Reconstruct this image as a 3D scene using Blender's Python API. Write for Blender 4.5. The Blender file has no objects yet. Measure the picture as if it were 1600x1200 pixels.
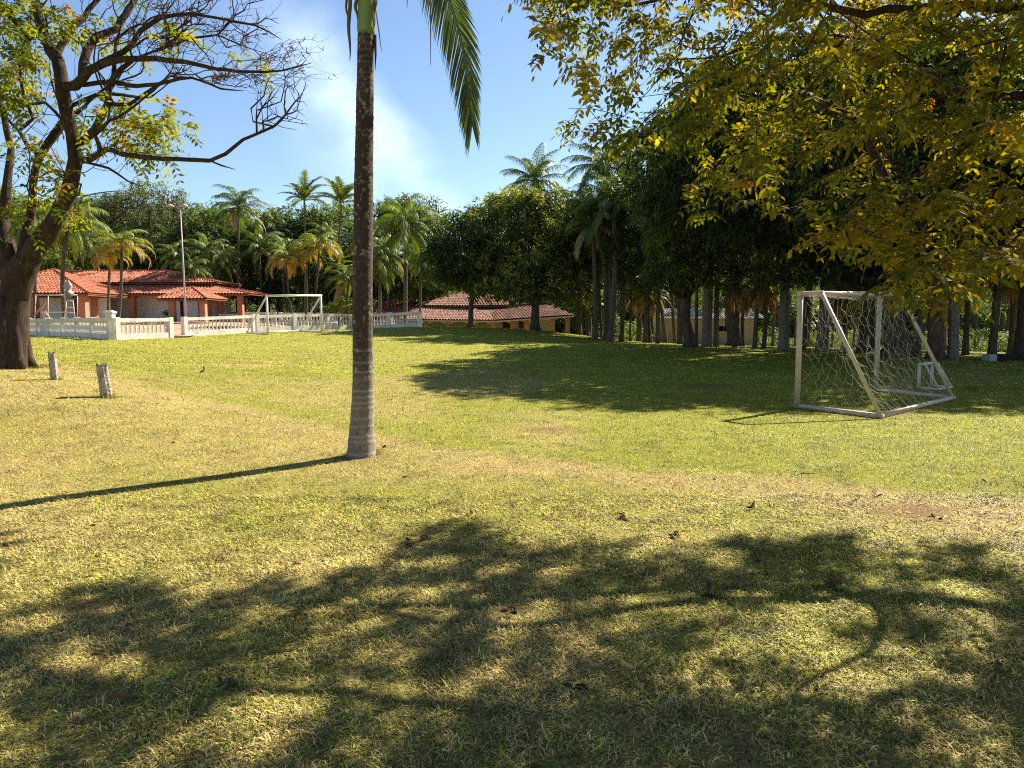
import bpy, math, random
import numpy as np
from mathutils import Vector

# ------------------------------------------------------------------ camera, sky, sun
R = math.radians
F = 1109.0                      # focal length in pixels of the 1600 px wide photograph
PITCH = R(5.0)
CAM = np.array([0.0, 0.0, 1.6])
SC = bpy.context.scene
COL = SC.collection
cd = bpy.data.cameras.new('camera'); cam = bpy.data.objects.new('camera', cd); COL.objects.link(cam)
cam.location = CAM; cam.rotation_euler = (R(90) - PITCH, 0, 0)
cd.sensor_width = 36.0; cd.lens = F / 1600 * 36; cd.clip_start = 0.05; cd.clip_end = 5000
SC.camera = cam

SUN_EL = R(40.0); SUN_H = np.array([0.735, 0.678])        # horizontal direction towards the sun
SUN_H = SUN_H / np.linalg.norm(SUN_H)
SUN_DIR = np.array([SUN_H[0] * math.cos(SUN_EL), SUN_H[1] * math.cos(SUN_EL), math.sin(SUN_EL)])
sd = bpy.data.lights.new('sun', 'SUN'); sun = bpy.data.objects.new('sun', sd); COL.objects.link(sun)
sd.energy = 5.0; sd.angle = R(0.5); sd.color = (1.0, 0.93, 0.79)
sun.rotation_euler = Vector(SUN_DIR).to_track_quat('Z', 'Y').to_euler()
sun.location = (20, 20, 30)

W = bpy.data.worlds.new('World'); SC.world = W; W.use_nodes = True
nt = W.node_tree; nt.nodes.clear()
def N(t, ty, **kw):
    n = t.nodes.new(ty)
    for k, v in kw.items():
        setattr(n, k, v)
    return n
def math_node(t, op, a, b=None, c=None, clamp=False):
    n = t.nodes.new('ShaderNodeMath'); n.operation = op; n.use_clamp = clamp
    for i, v in enumerate((a, b, c)):
        if v is None: continue
        if isinstance(v, (int, float)): n.inputs[i].default_value = v
        else: t.links.new(v, n.inputs[i])
    return n.outputs[0]
def build_world():
    t = nt
    out = N(t, 'ShaderNodeOutputWorld'); bg = N(t, 'ShaderNodeBackground')
    sky = N(t, 'ShaderNodeTexSky'); sky.sky_type = 'NISHITA'; sky.sun_disc = False
    sky.sun_elevation = SUN_EL; sky.sun_rotation = math.atan2(SUN_H[0], SUN_H[1])
    sky.air_density = 1.0; sky.dust_density = 0.35; sky.ozone_density = 2.6; sky.altitude = 600
    tc = N(t, 'ShaderNodeTexCoord'); sep = N(t, 'ShaderNodeSeparateXYZ')
    t.links.new(tc.outputs['Generated'], sep.inputs[0])
    x, y, z = sep.outputs
    yy = math_node(t, 'MAXIMUM', y, 0.05)
    a = math_node(t, 'DIVIDE', x, yy); e = math_node(t, 'DIVIDE', z, yy)
    # drifting smoke: a slanting plume of the real sky, fixed to compass directions
    nz = N(t, 'ShaderNodeTexNoise'); nz.inputs['Scale'].default_value = 3.2; nz.inputs['Detail'].default_value = 7
    nz.inputs['Roughness'].default_value = 0.55; nz.inputs['Distortion'].default_value = 0.6
    comb = N(t, 'ShaderNodeCombineXYZ'); t.links.new(a, comb.inputs[0]); t.links.new(math_node(t, 'MULTIPLY', e, 1.2), comb.inputs[1])
    t.links.new(comb.outputs[0], nz.inputs['Vector'])
    w = math_node(t, 'MULTIPLY_ADD', nz.outputs[0], 0.16, -0.08)
    # line from a=-.26,e=.36 to a=-.11,e=.18
    dx, dy = 0.15, -0.20; L = math.hypot(dx, dy)
    nx_, ny_ = -dy / L, dx / L
    dist = math_node(t, 'ADD', math_node(t, 'MULTIPLY', math_node(t, 'ADD', a, 0.25), nx_),
                     math_node(t, 'MULTIPLY', math_node(t, 'SUBTRACT', e, 0.36), ny_))
    dist = math_node(t, 'ADD', dist, w)
    def ss(v, lo, hi):
        m = N(t, 'ShaderNodeMapRange'); m.interpolation_type = 'SMOOTHSTEP'
        t.links.new(v, m.inputs[0]); m.inputs[1].default_value = lo; m.inputs[2].default_value = hi
        return m.outputs[0]
    right = math_node(t, 'SUBTRACT', 1.0, ss(dist, -0.03, 0.05))
    left = ss(dist, -0.13, -0.015)
    m = math_node(t, 'MULTIPLY', right, left)
    m = math_node(t, 'MULTIPLY', m, math_node(t, 'SUBTRACT', 1.0, ss(e, 0.30, 0.50)))
    m = math_node(t, 'MULTIPLY', m, ss(y, 0.1, 0.4))
    nz2 = N(t, 'ShaderNodeTexNoise'); nz2.inputs['Scale'].default_value = 7; nz2.inputs['Detail'].default_value = 8
    t.links.new(comb.outputs[0], nz2.inputs['Vector'])
    m = math_node(t, 'MULTIPLY', m, math_node(t, 'MULTIPLY_ADD', nz2.outputs[0], 2.6, -0.72, clamp=True))
    m = math_node(t, 'MULTIPLY', m, 0.95)
    mix = N(t, 'ShaderNodeMix'); mix.data_type = 'RGBA'
    t.links.new(m, mix.inputs[0]); t.links.new(sky.outputs[0], mix.inputs[6])
    mix.inputs[7].default_value = (6.2, 7.4, 8.6, 1)
    t.links.new(mix.outputs[2], bg.inputs[0]); bg.inputs[1].default_value = 0.062
    t.links.new(bg.outputs[0], out.inputs[0])
build_world()
SC.view_settings.view_transform = 'Standard'; SC.view_settings.look = 'None'
SC.view_settings.exposure = 1.62; SC.view_settings.gamma = 1.0
SC.render.engine = 'CYCLES'
SC.cycles.max_bounces = 7; SC.cycles.diffuse_bounces = 3; SC.cycles.glossy_bounces = 2
SC.cycles.transmission_bounces = 5; SC.cycles.transparent_max_bounces = 6
SC.cycles.filter_width = 1.1; SC.cycles.use_denoising = False; SC.cycles.denoiser = 'OPENIMAGEDENOISE'; SC.cycles.denoising_input_passes = 'RGB_ALBEDO_NORMAL'; SC.cycles.denoising_prefilter = 'ACCURATE'

# ------------------------------------------------------------------ helpers
def ray(u, v):
    a = (u - 800) / F; b = (600 - v) / F
    return np.array([a, math.cos(PITCH) + b * math.sin(PITCH), -math.sin(PITCH) + b * math.cos(PITCH)])
def P(u, v, Y):
    d = ray(u, v); return CAM + d * (Y / d[1])
def proj(p):
    p = np.asarray(p, float) - CAM
    f = p[..., 1] * math.cos(PITCH) - p[..., 2] * math.sin(PITCH)
    up = p[..., 1] * math.sin(PITCH) + p[..., 2] * math.cos(PITCH)
    f = np.where(f < 0.05, 0.05, f)
    return 800 + F * p[..., 0] / f, 600 - F * up / f
def nrm(v):
    v = np.asarray(v, float); return v / np.maximum(np.linalg.norm(v, axis=-1, keepdims=True), 1e-9)

class Acc:
    def __init__(s): s.v = []; s.t = []; s.q = []; s.c = []; s.n = 0
    def add(s, V, T=None, Q=None, C=None):
        V = np.asarray(V, float).reshape(-1, 3)
        s.v.append(V)
        if T is not None and len(T): s.t.append(np.asarray(T, np.int64).reshape(-1, 3) + s.n)
        if Q is not None and len(Q): s.q.append(np.asarray(Q, np.int64).reshape(-1, 4) + s.n)
        if C is None: C = (0.5, 0.5, 0.5)
        C = np.asarray(C, float)
        if C.ndim == 1: C = np.tile(C, (len(V), 1))
        s.c.append(C); s.n += len(V)
    def mesh(s, name, org=(0, 0, 0), smooth=False):
        V = np.concatenate(s.v) - np.asarray(org, float)
        T = np.concatenate(s.t) if s.t else np.zeros((0, 3), np.int64)
        Q = np.concatenate(s.q) if s.q else np.zeros((0, 4), np.int64)
        me = bpy.data.meshes.new(name)
        me.vertices.add(len(V)); me.vertices.foreach_set('co', V.astype(np.float32).ravel())
        nl = T.size + Q.size
        me.loops.add(nl); me.polygons.add(len(T) + len(Q))
        me.loops.foreach_set('vertex_index', np.concatenate([T.ravel(), Q.ravel()]).astype(np.int32))
        ls = np.concatenate([np.arange(len(T)) * 3, len(T) * 3 + np.arange(len(Q)) * 4]).astype(np.int32)
        me.polygons.foreach_set('loop_start', ls)
        me.polygons.foreach_set('loop_total', np.concatenate([np.full(len(T), 3), np.full(len(Q), 4)]).astype(np.int32))
        me.polygons.foreach_set('use_smooth', np.full(len(T) + len(Q), bool(smooth)))
        C = np.concatenate(s.c); ca = me.color_attributes.new('col', 'FLOAT_COLOR', 'POINT')
        ca.data.foreach_set('color', np.concatenate([C, np.ones((len(C), 1))], 1).astype(np.float32).ravel())
        me.update(calc_edges=True); me.validate()
        return me
def wloc(o):
    p = np.zeros(3)
    while o is not None: p += np.array(o.location); o = o.parent
    return p
def part(name, acc, mat, parent, smooth=False, label=None):
    me = acc.mesh(name, wloc(parent), smooth); me.materials.append(mat)
    o = bpy.data.objects.new(name, me); COL.objects.link(o); o.parent = parent
    if label: o['label'] = label
    return o
def single(name, acc, mat, org=(0, 0, 0), smooth=False, label=None, cat=None, group=None, kind=None):
    me = acc.mesh(name, org, smooth); me.materials.append(mat)
    o = bpy.data.objects.new(name, me); COL.objects.link(o); o.location = org
    tag(o, label, cat, group, kind); return o
def tag(o, label=None, cat=None, group=None, kind=None):
    if label: o['label'] = label
    if cat: o['category'] = cat
    if group: o['group'] = group
    if kind: o['kind'] = kind
def thing(name, label, cat, loc, group=None):
    o = bpy.data.objects.new(name, None); COL.objects.link(o); o.location = tuple(float(q) for q in loc)
    o.empty_display_size = 0.2; tag(o, label, cat, group); return o

def tube(acc, pts, rad, k=6, col=None, cap=True):
    pts = np.asarray(pts, float); n = len(pts)
    rad = np.broadcast_to(np.asarray(rad, float), (n,))
    t = np.gradient(pts, axis=0); t = nrm(t)
    ref = np.array([0, 0, 1.0]) if abs(t[:, 2]).mean() < 0.8 else np.array([1.0, 0.1, 0])
    a = nrm(np.cross(t, ref)); b = np.cross(t, a)
    th = np.arange(k) * 2 * math.pi / k
    V = pts[:, None, :] + rad[:, None, None] * (np.cos(th)[None, :, None] * a[:, None, :] + np.sin(th)[None, :, None] * b[:, None, :])
    V = V.reshape(-1, 3)
    i = np.arange(n - 1)[:, None] * k; j = np.arange(k)[None, :]; j2 = (j + 1) % k
    Q = np.stack([i + j, i + j2, i + k + j2, i + k + j], -1).reshape(-1, 4)
    T = []
    if cap:
        V = np.concatenate([V, pts[:1], pts[-1:]]); c0, c1 = n * k, n * k + 1
        for q in range(k):
            T.append((c0, (q + 1) % k, q)); T.append((c1, (n - 1) * k + q, (n - 1) * k + (q + 1) % k))
    if col is not None:
        col = np.asarray(col, float)
        if col.ndim == 2: col = np.concatenate([np.repeat(col, k, 0), col[:1], col[-1:]]) if cap else np.repeat(col, k, 0)
    acc.add(V, T, Q, col)
BOXF = np.array([(0, 3, 2, 1), (4, 5, 6, 7), (0, 1, 5, 4), (1, 2, 6, 5), (2, 3, 7, 6), (3, 0, 4, 7)])
def box(acc, lo, hi, col=None):
    x0, y0, z0 = lo; x1, y1, z1 = hi
    acc.add([(x0, y0, z0), (x1, y0, z0), (x1, y1, z0), (x0, y1, z0), (x0, y0, z1), (x1, y0, z1), (x1, y1, z1), (x0, y1, z1)], None, BOXF, col)
def beam(acc, a, b, w, z0, z1, col=None, zb=None, ext=0.0):
    """box along the plan line a-b, width w, from z0..z1 at a and zb+(..) at b"""
    a = np.asarray(a, float)[:2]; b = np.asarray(b, float)[:2]
    d = nrm(b - a); n = np.array([-d[1], d[0]]) * w / 2
    a = a - d * ext; b = b + d * ext
    dz = 0 if zb is None else zb - z0
    pts = [(a - n, 0), (b - n, dz), (b + n, dz), (a + n, 0)]
    V = [(p[0], p[1], z0 + q) for p, q in pts] + [(p[0], p[1], z1 + q) for p, q in pts]
    acc.add(V, None, BOXF, col)
def bevel(o, w=0.01, seg=2):
    m = o.modifiers.new('bevel', 'BEVEL'); m.width = w; m.segments = seg; m.limit_method = 'ANGLE'
    return o

# ------------------------------------------------------------------ materials
def principled(name):
    m = bpy.data.materials.new(name); m.use_nodes = True
    t = m.node_tree; b = t.nodes['Principled BSDF']; return m, t, b
def noise(t, scale, detail=5, rough=0.6, coord='Object', vec=None, dist=0.0):
    n = t.nodes.new('ShaderNodeTexNoise'); n.inputs['Scale'].default_value = scale
    n.inputs['Detail'].default_value = detail; n.inputs['Roughness'].default_value = rough; n.inputs['Distortion'].default_value = dist
    if vec is None:
        c = t.nodes.new('ShaderNodeTexCoord'); vec = c.outputs[coord]
    t.links.new(vec, n.inputs['Vector']); return n.outputs[0]
def ramp(t, fac, stops):
    r = t.nodes.new('ShaderNodeValToRGB'); t.links.new(fac, r.inputs[0])
    e = r.color_ramp.elements
    while len(e) < len(stops): e.new(0.5)
    for i, (p, c) in enumerate(stops): e[i].position = p; e[i].color = (*c, 1)
    return r.outputs[0]
def mixc(t, fac, a, b, mode='MIX'):
    n = t.nodes.new('ShaderNodeMix'); n.data_type = 'RGBA'; n.blend_type = mode
    for i, v in ((0, fac), (6, a), (7, b)):
        if isinstance(v, (int, float)): n.inputs[i].default_value = v
        elif isinstance(v, tuple): n.inputs[i].default_value = (*v, 1)
        else: t.links.new(v, n.inputs[i])
    return n.outputs[2]
def bump(t, b, h, s, dist=0.02):
    n = t.nodes.new('ShaderNodeBump'); n.inputs['Strength'].default_value = s; n.inputs['Distance'].default_value = dist
    t.links.new(h, n.inputs['Height']); t.links.new(n.outputs[0], b.inputs['Normal'])
def attr(t, name='col'):
    a = t.nodes.new('ShaderNodeAttribute'); a.attribute_name = name; return a.outputs[0]
def leaf_mat(name, transl=0.4, rough=0.45, boost=(1.3, 1.35, 0.7), spec=0.4):
    m, t, b = principled(name); c = attr(t)
    t.links.new(c, b.inputs['Base Color']); b.inputs['Roughness'].default_value = rough
    b.inputs['Specular IOR Level'].default_value = spec
    tr = t.nodes.new('ShaderNodeBsdfTranslucent'); t.links.new(mixc(t, 1.0, c, boost, 'MULTIPLY'), tr.inputs[0])
    mx = t.nodes.new('ShaderNodeMixShader'); mx.inputs[0].default_value = transl
    out = t.nodes['Material Output']
    t.links.new(b.outputs[0], mx.inputs[1]); t.links.new(tr.outputs[0], mx.inputs[2]); t.links.new(mx.outputs[0], out.inputs[0])
    return m
def bark_mat(name, dark, light, scale=9, spots=None, rings=False):
    m, t, b = principled(name)
    tc = t.nodes.new('ShaderNodeTexCoord'); mp = t.nodes.new('ShaderNodeMapping'); t.links.new(tc.outputs['Object'], mp.inputs[0])
    mp.inputs['Scale'].default_value = (1, 1, 0.35 if not rings else 2.0)
    n1 = noise(t, scale, 7, 0.7, vec=mp.outputs[0]); col = ramp(t, n1, [(0.3, dark), (0.7, light)])
    if spots:
        n2 = noise(t, spots[1], 3, 0.5); f = ramp(t, n2, [(spots[2], (0, 0, 0)), (spots[2] + 0.05, (1, 1, 1))])
        col = mixc(t, f, col, spots[0])
    t.links.new(col, b.inputs['Base Color']); b.inputs['Roughness'].default_value = 0.95
    b.inputs['Specular IOR Level'].default_value = 0.15
    bump(t, b, n1, 0.9, 0.03); return m
def attr_mat(name, rough=0.8, nscale=30, namt=0.35, spec=0.3, bumpd=0.0, darken=(0.55, 0.5, 0.45)):
    """own colour from the mesh, broken up by fine dirt"""
    m, t, b = principled(name); c = attr(t); n = noise(t, nscale, 6, 0.65)
    f = ramp(t, n, [(0.35, (1, 1, 1)), (0.7, (0, 0, 0))])
    mul = mixc(t, 1.0, c, darken, 'MULTIPLY')
    fm = mixc(t, namt, (0, 0, 0), f)
    t.links.new(mixc(t, fm, c, mul), b.inputs['Base Color'])
    b.inputs['Roughness'].default_value = rough; b.inputs['Specular IOR Level'].default_value = spec
    if bumpd: bump(t, b, n, 0.6, bumpd)
    return m
def brick_mat():
    m, t, b = principled('brick')
    tc = t.nodes.new('ShaderNodeTexCoord'); sp = t.nodes.new('ShaderNodeSeparateXYZ'); t.links.new(tc.outputs['Object'], sp.inputs[0])
    cb = t.nodes.new('ShaderNodeCombineXYZ')
    t.links.new(math_node(t, 'ADD', sp.outputs[0], sp.outputs[1]), cb.inputs[0]); t.links.new(sp.outputs[2], cb.inputs[1])
    br = t.nodes.new('ShaderNodeTexBrick'); t.links.new(cb.outputs[0], br.inputs[0]); br.inputs['Scale'].default_value = 1
    br.inputs['Brick Width'].default_value = 0.24; br.inputs['Row Height'].default_value = 0.08; br.inputs['Mortar Size'].default_value = 0.006
    br.inputs['Color1'].default_value = (0.44, 0.17, 0.075, 1); br.inputs['Color2'].default_value = (0.32, 0.11, 0.05, 1)
    br.inputs['Mortar'].default_value = (0.42, 0.27, 0.18, 1)
    n = noise(t, 3, 6); col = mixc(t, ramp(t, n, [(0.4, (0, 0, 0)), (0.8, (0.6, 0.6, 0.6))]), br.outputs[0], (0.25, 0.1, 0.05))
    t.links.new(col, b.inputs['Base Color']); b.inputs['Roughness'].default_value = 0.9
    return m
def plaster_mat(name, c, stain, scale=2.0, amt=0.5, lo=0.5):
    m, t, b = principled(name); n = noise(t, scale, 8, 0.7); n2 = noise(t, scale * 9, 5, 0.7)
    f = ramp(t, n, [(lo, (0, 0, 0)), (lo + 0.22, (1, 1, 1))]); g = ramp(t, n2, [(0.3, (1, 1, 1)), (0.62, (0, 0, 0))])
    f2 = mixc(t, amt, (0, 0, 0), mixc(t, 0.5, f, g))
    t.links.new(mixc(t, f2, c, stain), b.inputs['Base Color']); b.inputs['Roughness'].default_value = 0.88
    bump(t, b, n2, 0.3, 0.01); return m
M = dict(
    mango=leaf_mat('mango_leaf', 0.34, 0.62, (1.4, 1.6, 0.5), 0.3),
    palm=leaf_mat('palm_leaf', 0.35, 0.5, (1.4, 1.5, 0.5), 0.5),
    yellow=leaf_mat('pinnate_leaf', 0.56, 0.66, (1.95, 1.72, 0.27), 0.18),
    grass=leaf_mat('grass_blade', 0.3, 0.55, (1.2, 1.2, 0.5), 0.2),
    bark=bark_mat('dark_bark', (0.014, 0.009, 0.006), (0.075, 0.049, 0.032), 10, ((0.20, 0.18, 0.14), 26, 0.67)),
    groovebark=bark_mat('grove_bark', (0.03, 0.022, 0.016), (0.14, 0.10, 0.07), 5),
    twig=bark_mat('twig_bark', (0.05, 0.03, 0.02), (0.12, 0.07, 0.045), 20),
    ptrunk=bark_mat('palm_trunk', (0.035, 0.027, 0.02), (0.14, 0.115, 0.085), 6, rings=True),
    ptrunk_pale=bark_mat('pale_palm_trunk', (0.08, 0.068, 0.055), (0.24, 0.21, 0.17), 5, rings=True),
    straw=leaf_mat('dead_frond', 0.2, 0.8, (1.2, 1.0, 0.6), 0.1),
    tile=attr_mat('roof_tile', 0.85, 5, 0.55, 0.2, darken=(0.45, 0.4, 0.4)),
    painted=attr_mat('weathered_paint', 0.55, 16, 0.6, 0.35, darken=(0.5, 0.42, 0.32)),
    plain=attr_mat('worn_surface', 0.8, 6, 0.4, 0.25),
    brick=brick_mat(),
    wall=plaster_mat('white_plaster', (0.88, 0.83, 0.79), (0.70, 0.62, 0.56), 1.2, 0.15),
    cream=plaster_mat('cream_plaster', (0.50, 0.42, 0.22), (0.32, 0.26, 0.15), 1.2, 0.4),
    beige=plaster_mat('beige_plaster', (0.46, 0.36, 0.27), (0.30, 0.19, 0.12), 1.0, 0.6),
    balus=plaster_mat('weathered_concrete', (0.68, 0.64, 0.56), (0.13, 0.11, 0.09), 1.6, 0.85, 0.47),
)

# ------------------------------------------------------------------ terrain
CTRL = [(0, 700, 8.2), (300, 720, 8.0), (565, 712, 8.45), (25, 576, 14), (-250, 570, 15), (85, 596, 12), (165, 621, 10.5), (350, 640, 11.8),
        (50, 524, 44), (175, 531, 33), (267, 528, 36), (288, 526, 37.5), (395, 520, 41), (418, 523, 39.5), (503, 519.5, 42), (560, 514, 47), (657, 511, 46),
        (-200, 532, 30), (-300, 524, 44), (750, 513, 46), (850, 516, 45), (905, 524, 44), (950, 533, 41), (1020, 538, 37), (1104, 541, 35), (1224, 546, 32.5),
        (1300, 550, 30), (1405, 557, 27), (1460, 561, 26), (1600, 566, 25), (1800, 572, 24), (1245, 637, 13.3), (1368, 610, 15.7), (1375, 652, 12.1), (1488, 622, 14.5),
        (1600, 640, 13.4), (1900, 640, 13.4), (650, 590, 16.5), (900, 600, 16.5), (700, 540, 30), (1000, 560, 26), (400, 560, 24), (200, 550, 24)]
CP = [tuple(P(*c)) for c in CTRL]
CP += [(x, y, 0.0) for x in (-9, -4, 0, 4, 9, 14) for y in (-6, -2, 1, 3.5, 5.5)]
CP += [(4, 8, 0), (8, 9, 0), (13, 9, 0), (-8, 5.5, 0.12)]
# the rise towards the terrace, the fall behind the brow, the lake shore
CP += [(-46, 55, 1.55), (-36, 55, 1.55), (-26, 55, 1.55), (-18, 56, 1.3), (-30, 68, 1.5), (-46, 70, 1.5), (-16, 66, 0.6), (-3, 58, -0.6), (3, 58, -0.5), (-8, 60, -0.6),
       (-3, 70, -0.8), (10, 52, -0.1), (18, 50, -0.12), (14, 60, -0.3), (24, 58, -0.7), (36, 52, -0.7), (48, 48, -0.7), (20, 74, -1.0), (40, 80, -1.2), (60, 60, -1.2), (0, 90, -0.8), (-30, 95, 1.0)]
CP = np.array(CP)
def _tps(CP):
    n = len(CP); d = np.linalg.norm(CP[:, None, :2] - CP[None, :, :2], axis=-1)
    K = np.where(d > 0, d ** 2 * np.log(np.maximum(d, 1e-9)), 0) + np.eye(n) * 2.0
    A = np.zeros((n + 3, n + 3)); A[:n, :n] = K; A[:n, n] = 1; A[:n, n + 1:] = CP[:, :2]; A[n, :n] = 1; A[n + 1:, :n] = CP[:, :2].T
    return np.linalg.solve(A, np.concatenate([CP[:, 2], [0, 0, 0]]))
WT = _tps(CP)
def sstep(x, a, b):
    t = np.clip((x - a) / (b - a), 0, 1); return t * t * (3 - 2 * t)
def ground(x, y):
    x = np.atleast_1d(np.asarray(x, float)); y = np.atleast_1d(np.asarray(y, float)); sh = x.shape
    x = x.ravel(); y = y.ravel(); out = np.empty(len(x)); n = len(CP)
    for s in range(0, len(x), 50000):
        xx, yy = x[s:s + 50000], y[s:s + 50000]
        d2 = (xx[:, None] - CP[None, :, 0]) ** 2 + (yy[:, None] - CP[None, :, 1]) ** 2
        U = 0.5 * d2 * np.log(np.maximum(d2, 1e-12))
        out[s:s + 50000] = U @ WT[:n] + WT[n] + WT[n + 1] * xx + WT[n + 2] * yy
    far = np.maximum(np.maximum(sstep(y, 75, 110), sstep(np.abs(x - 2), 52, 80)), sstep(-y, 8, 20))
    base = np.where(y > 60, np.where(x > 12, -1.2, -0.5), 0.0)
    out = out * (1 - far) + base * far
    return out.reshape(sh)
def gz(x, y): return float(ground(x, y)[0])
def G(u, v, lo=2.0, hi=90.0):
    """where the line of sight through a photo point meets the lawn"""
    d = ray(u, v); Y = np.concatenate([np.linspace(lo, 20, 400), np.linspace(20.05, hi, 900)])
    p = CAM[None] + d[None] * (Y / d[1])[:, None]
    g = ground(p[:, 0], p[:, 1]); hit = (p[:, 2] <= g) & (p[:, 2] > g - 0.6); hit[0] = False
    k = int(np.argmax(hit)) if hit.any() else int(np.argmin(p[:, 2] - g))
    return np.array([p[k, 0], p[k, 1], g[k]])
def onground(u, Y):
    x = (u - 800) / F * Y * 1.0
    d = ray(u, 540); x = d[0] / d[1] * Y
    return np.array([x, Y, gz(x, Y)])

rng = np.random.default_rng(7)
# value noise used for patches of colour in the turf
_vn = np.random.default_rng(3).random((64, 64))
def vnoise(x, y, s):
    x = np.asarray(x) / s + 100; y = np.asarray(y) / s + 100
    xi = np.floor(x).astype(int); yi = np.floor(y).astype(int); fx = x - xi; fy = y - yi
    fx = fx * fx * (3 - 2 * fx); fy = fy * fy * (3 - 2 * fy)
    g = lambda a, b: _vn[a % 64, b % 64]
    return (g(xi, yi) * (1 - fx) + g(xi + 1, yi) * fx) * (1 - fy) + (g(xi, yi + 1) * (1 - fx) + g(xi + 1, yi + 1) * fx) * fy
def fbm(x, y, s): return (vnoise(x, y, s) + 0.5 * vnoise(y + 7, x, s / 2.1) + 0.25 * vnoise(x + 3, y + 9, s / 4.3)) / 1.75
LINE = np.array([G(u, v)[:2] for u, v in ((-300, 556), (-100, 560), (60, 566), (200, 600), (380, 632), (560, 672), (760, 712), (1000, 738), (1300, 762), (1600, 782), (2000, 800))])
LINE = LINE[np.argsort(LINE[:, 0])]
def dryness(x, y):
    """0 lush turf .. 1 straw: the pitch is greener than the bank round it"""
    yl = np.interp(x, LINE[:, 0], LINE[:, 1])
    d = y - yl + (fbm(x, y, 1.4) - 0.5) * 0.9
    out = 1 - sstep(d, -0.25, 0.45)
    n = fbm(x, y, 1.1)
    bank = 0.60 + 0.85 * (n - 0.5)
    strip = np.exp(-((d + 0.55) / 0.55) ** 2) * 0.38
    leftb = sstep(-x, 3.0, 7.5) * 0.32 * sstep(y, 5, 8)
    rightb = sstep(x, 1.5, 4.5) * np.exp(-((d + 0.9) / 0.8) ** 2) * 0.35
    pitch = 0.12 + 0.5 * sstep(fbm(x + 40, y, 3.3), 0.52, 0.75) * sstep(-y, -34, -12) + 0.15 * sstep(-x, -2, 8)
    return np.clip(out * (bank + strip + leftb + rightb) + (1 - out) * pitch, 0, 1)
GREEN = np.array([0.31, 0.335, 0.026]); STRAW = np.array([0.50, 0.39, 0.155]); SOIL = np.array([0.26, 0.15, 0.07])
BARE = [(G(115, 955)[:2], 0.16), (G(1290, 640)[:2], 0.22), (G(1400, 648)[:2], 0.2), (G(565, 716)[:2], 0.22), (G(1430, 800)[:2], 0.3), (G(1100, 603)[:2], 0.5), (G(860, 672)[:2], 0.25), (G(230, 1020)[:2], 0.08), (G(780, 962)[:2], 0.07)]
def bare(x, y):
    b = np.zeros(np.shape(x))
    for c, r in BARE: b = np.maximum(b, 0.85 * np.exp(-(((x - c[0]) / (1.7 * r)) ** 2 + ((y - c[1]) / r) ** 2)) * (0.6 + 0.8 * fbm(x, y, 0.15)))
    return np.clip(b, 0, 1)
def build_ground():
    ys = [-30.0]
    while ys[-1] < 1500:
        y = ys[-1]; ys.append(y + max(0.22, min(0.022 * abs(y) + 0.05, 1.2) if y < 110 else (y - 100) * 0.1 + 1.5) if y > 0 else y + max(0.25, -y * 0.2))
    ys = np.array(ys)
    s = np.linspace(-1, 1, 331); xs = 60 * np.sign(s) * np.abs(s) ** 1.7
    far = np.array([75, 100, 150, 250, 500, 1200.]); xs = np.concatenate([-far[::-1], xs, far])
    X, Y = np.meshgrid(xs, ys); Z = ground(X, Y) + (fbm(X, Y, 2.5) - 0.5) * 0.05 * sstep(-Y, -45, -2)
    dr = dryness(X, Y)
    far_ = sstep(Y, 15, 40)
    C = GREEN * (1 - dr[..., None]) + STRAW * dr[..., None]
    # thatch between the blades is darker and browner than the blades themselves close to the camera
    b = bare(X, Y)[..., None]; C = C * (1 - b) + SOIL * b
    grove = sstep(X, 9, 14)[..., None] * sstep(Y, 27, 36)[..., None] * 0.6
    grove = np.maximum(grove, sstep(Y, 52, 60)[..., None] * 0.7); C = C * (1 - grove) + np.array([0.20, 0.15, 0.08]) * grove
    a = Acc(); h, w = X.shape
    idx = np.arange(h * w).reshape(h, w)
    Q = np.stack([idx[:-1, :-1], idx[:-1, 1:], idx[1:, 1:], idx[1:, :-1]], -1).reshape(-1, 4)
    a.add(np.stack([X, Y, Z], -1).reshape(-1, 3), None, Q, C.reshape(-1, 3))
    m, t, bs = principled('turf'); c = attr(t)
    n1 = noise(t, 38, 5, 0.75); n2 = noise(t, 7, 6, 0.75); n3 = noise(t, 1.1, 5, 0.65)
    c = mixc(t, mixc(t, 0.85, (0, 0, 0), ramp(t, n1, [(0.40, (1, 1, 1)), (0.6, (0, 0, 0))])), c, mixc(t, 1.0, c, (0.32, 0.30, 0.27), 'MULTIPLY'))
    c = mixc(t, mixc(t, 0.45, (0, 0, 0), ramp(t, n2, [(0.42, (0, 0, 0)), (0.66, (1, 1, 1))])), c, mixc(t, 1.0, c, (1.35, 1.1, 0.9), 'MULTIPLY'))
    c = mixc(t, mixc(t, 0.40, (0, 0, 0), ramp(t, n3, [(0.40, (0, 0, 0)), (0.62, (1, 1, 1))])), c, mixc(t, 1.0, c, (0.78, 0.90, 0.75), 'MULTIPLY'))
    t.links.new(c, bs.inputs['Base Color']); bs.inputs['Roughness'].default_value = 0.95; bs.inputs['Specular IOR Level'].default_value = 0.1
    bump(t, bs, n1, 1.0, 0.05)
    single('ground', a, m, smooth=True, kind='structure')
build_ground()

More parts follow.
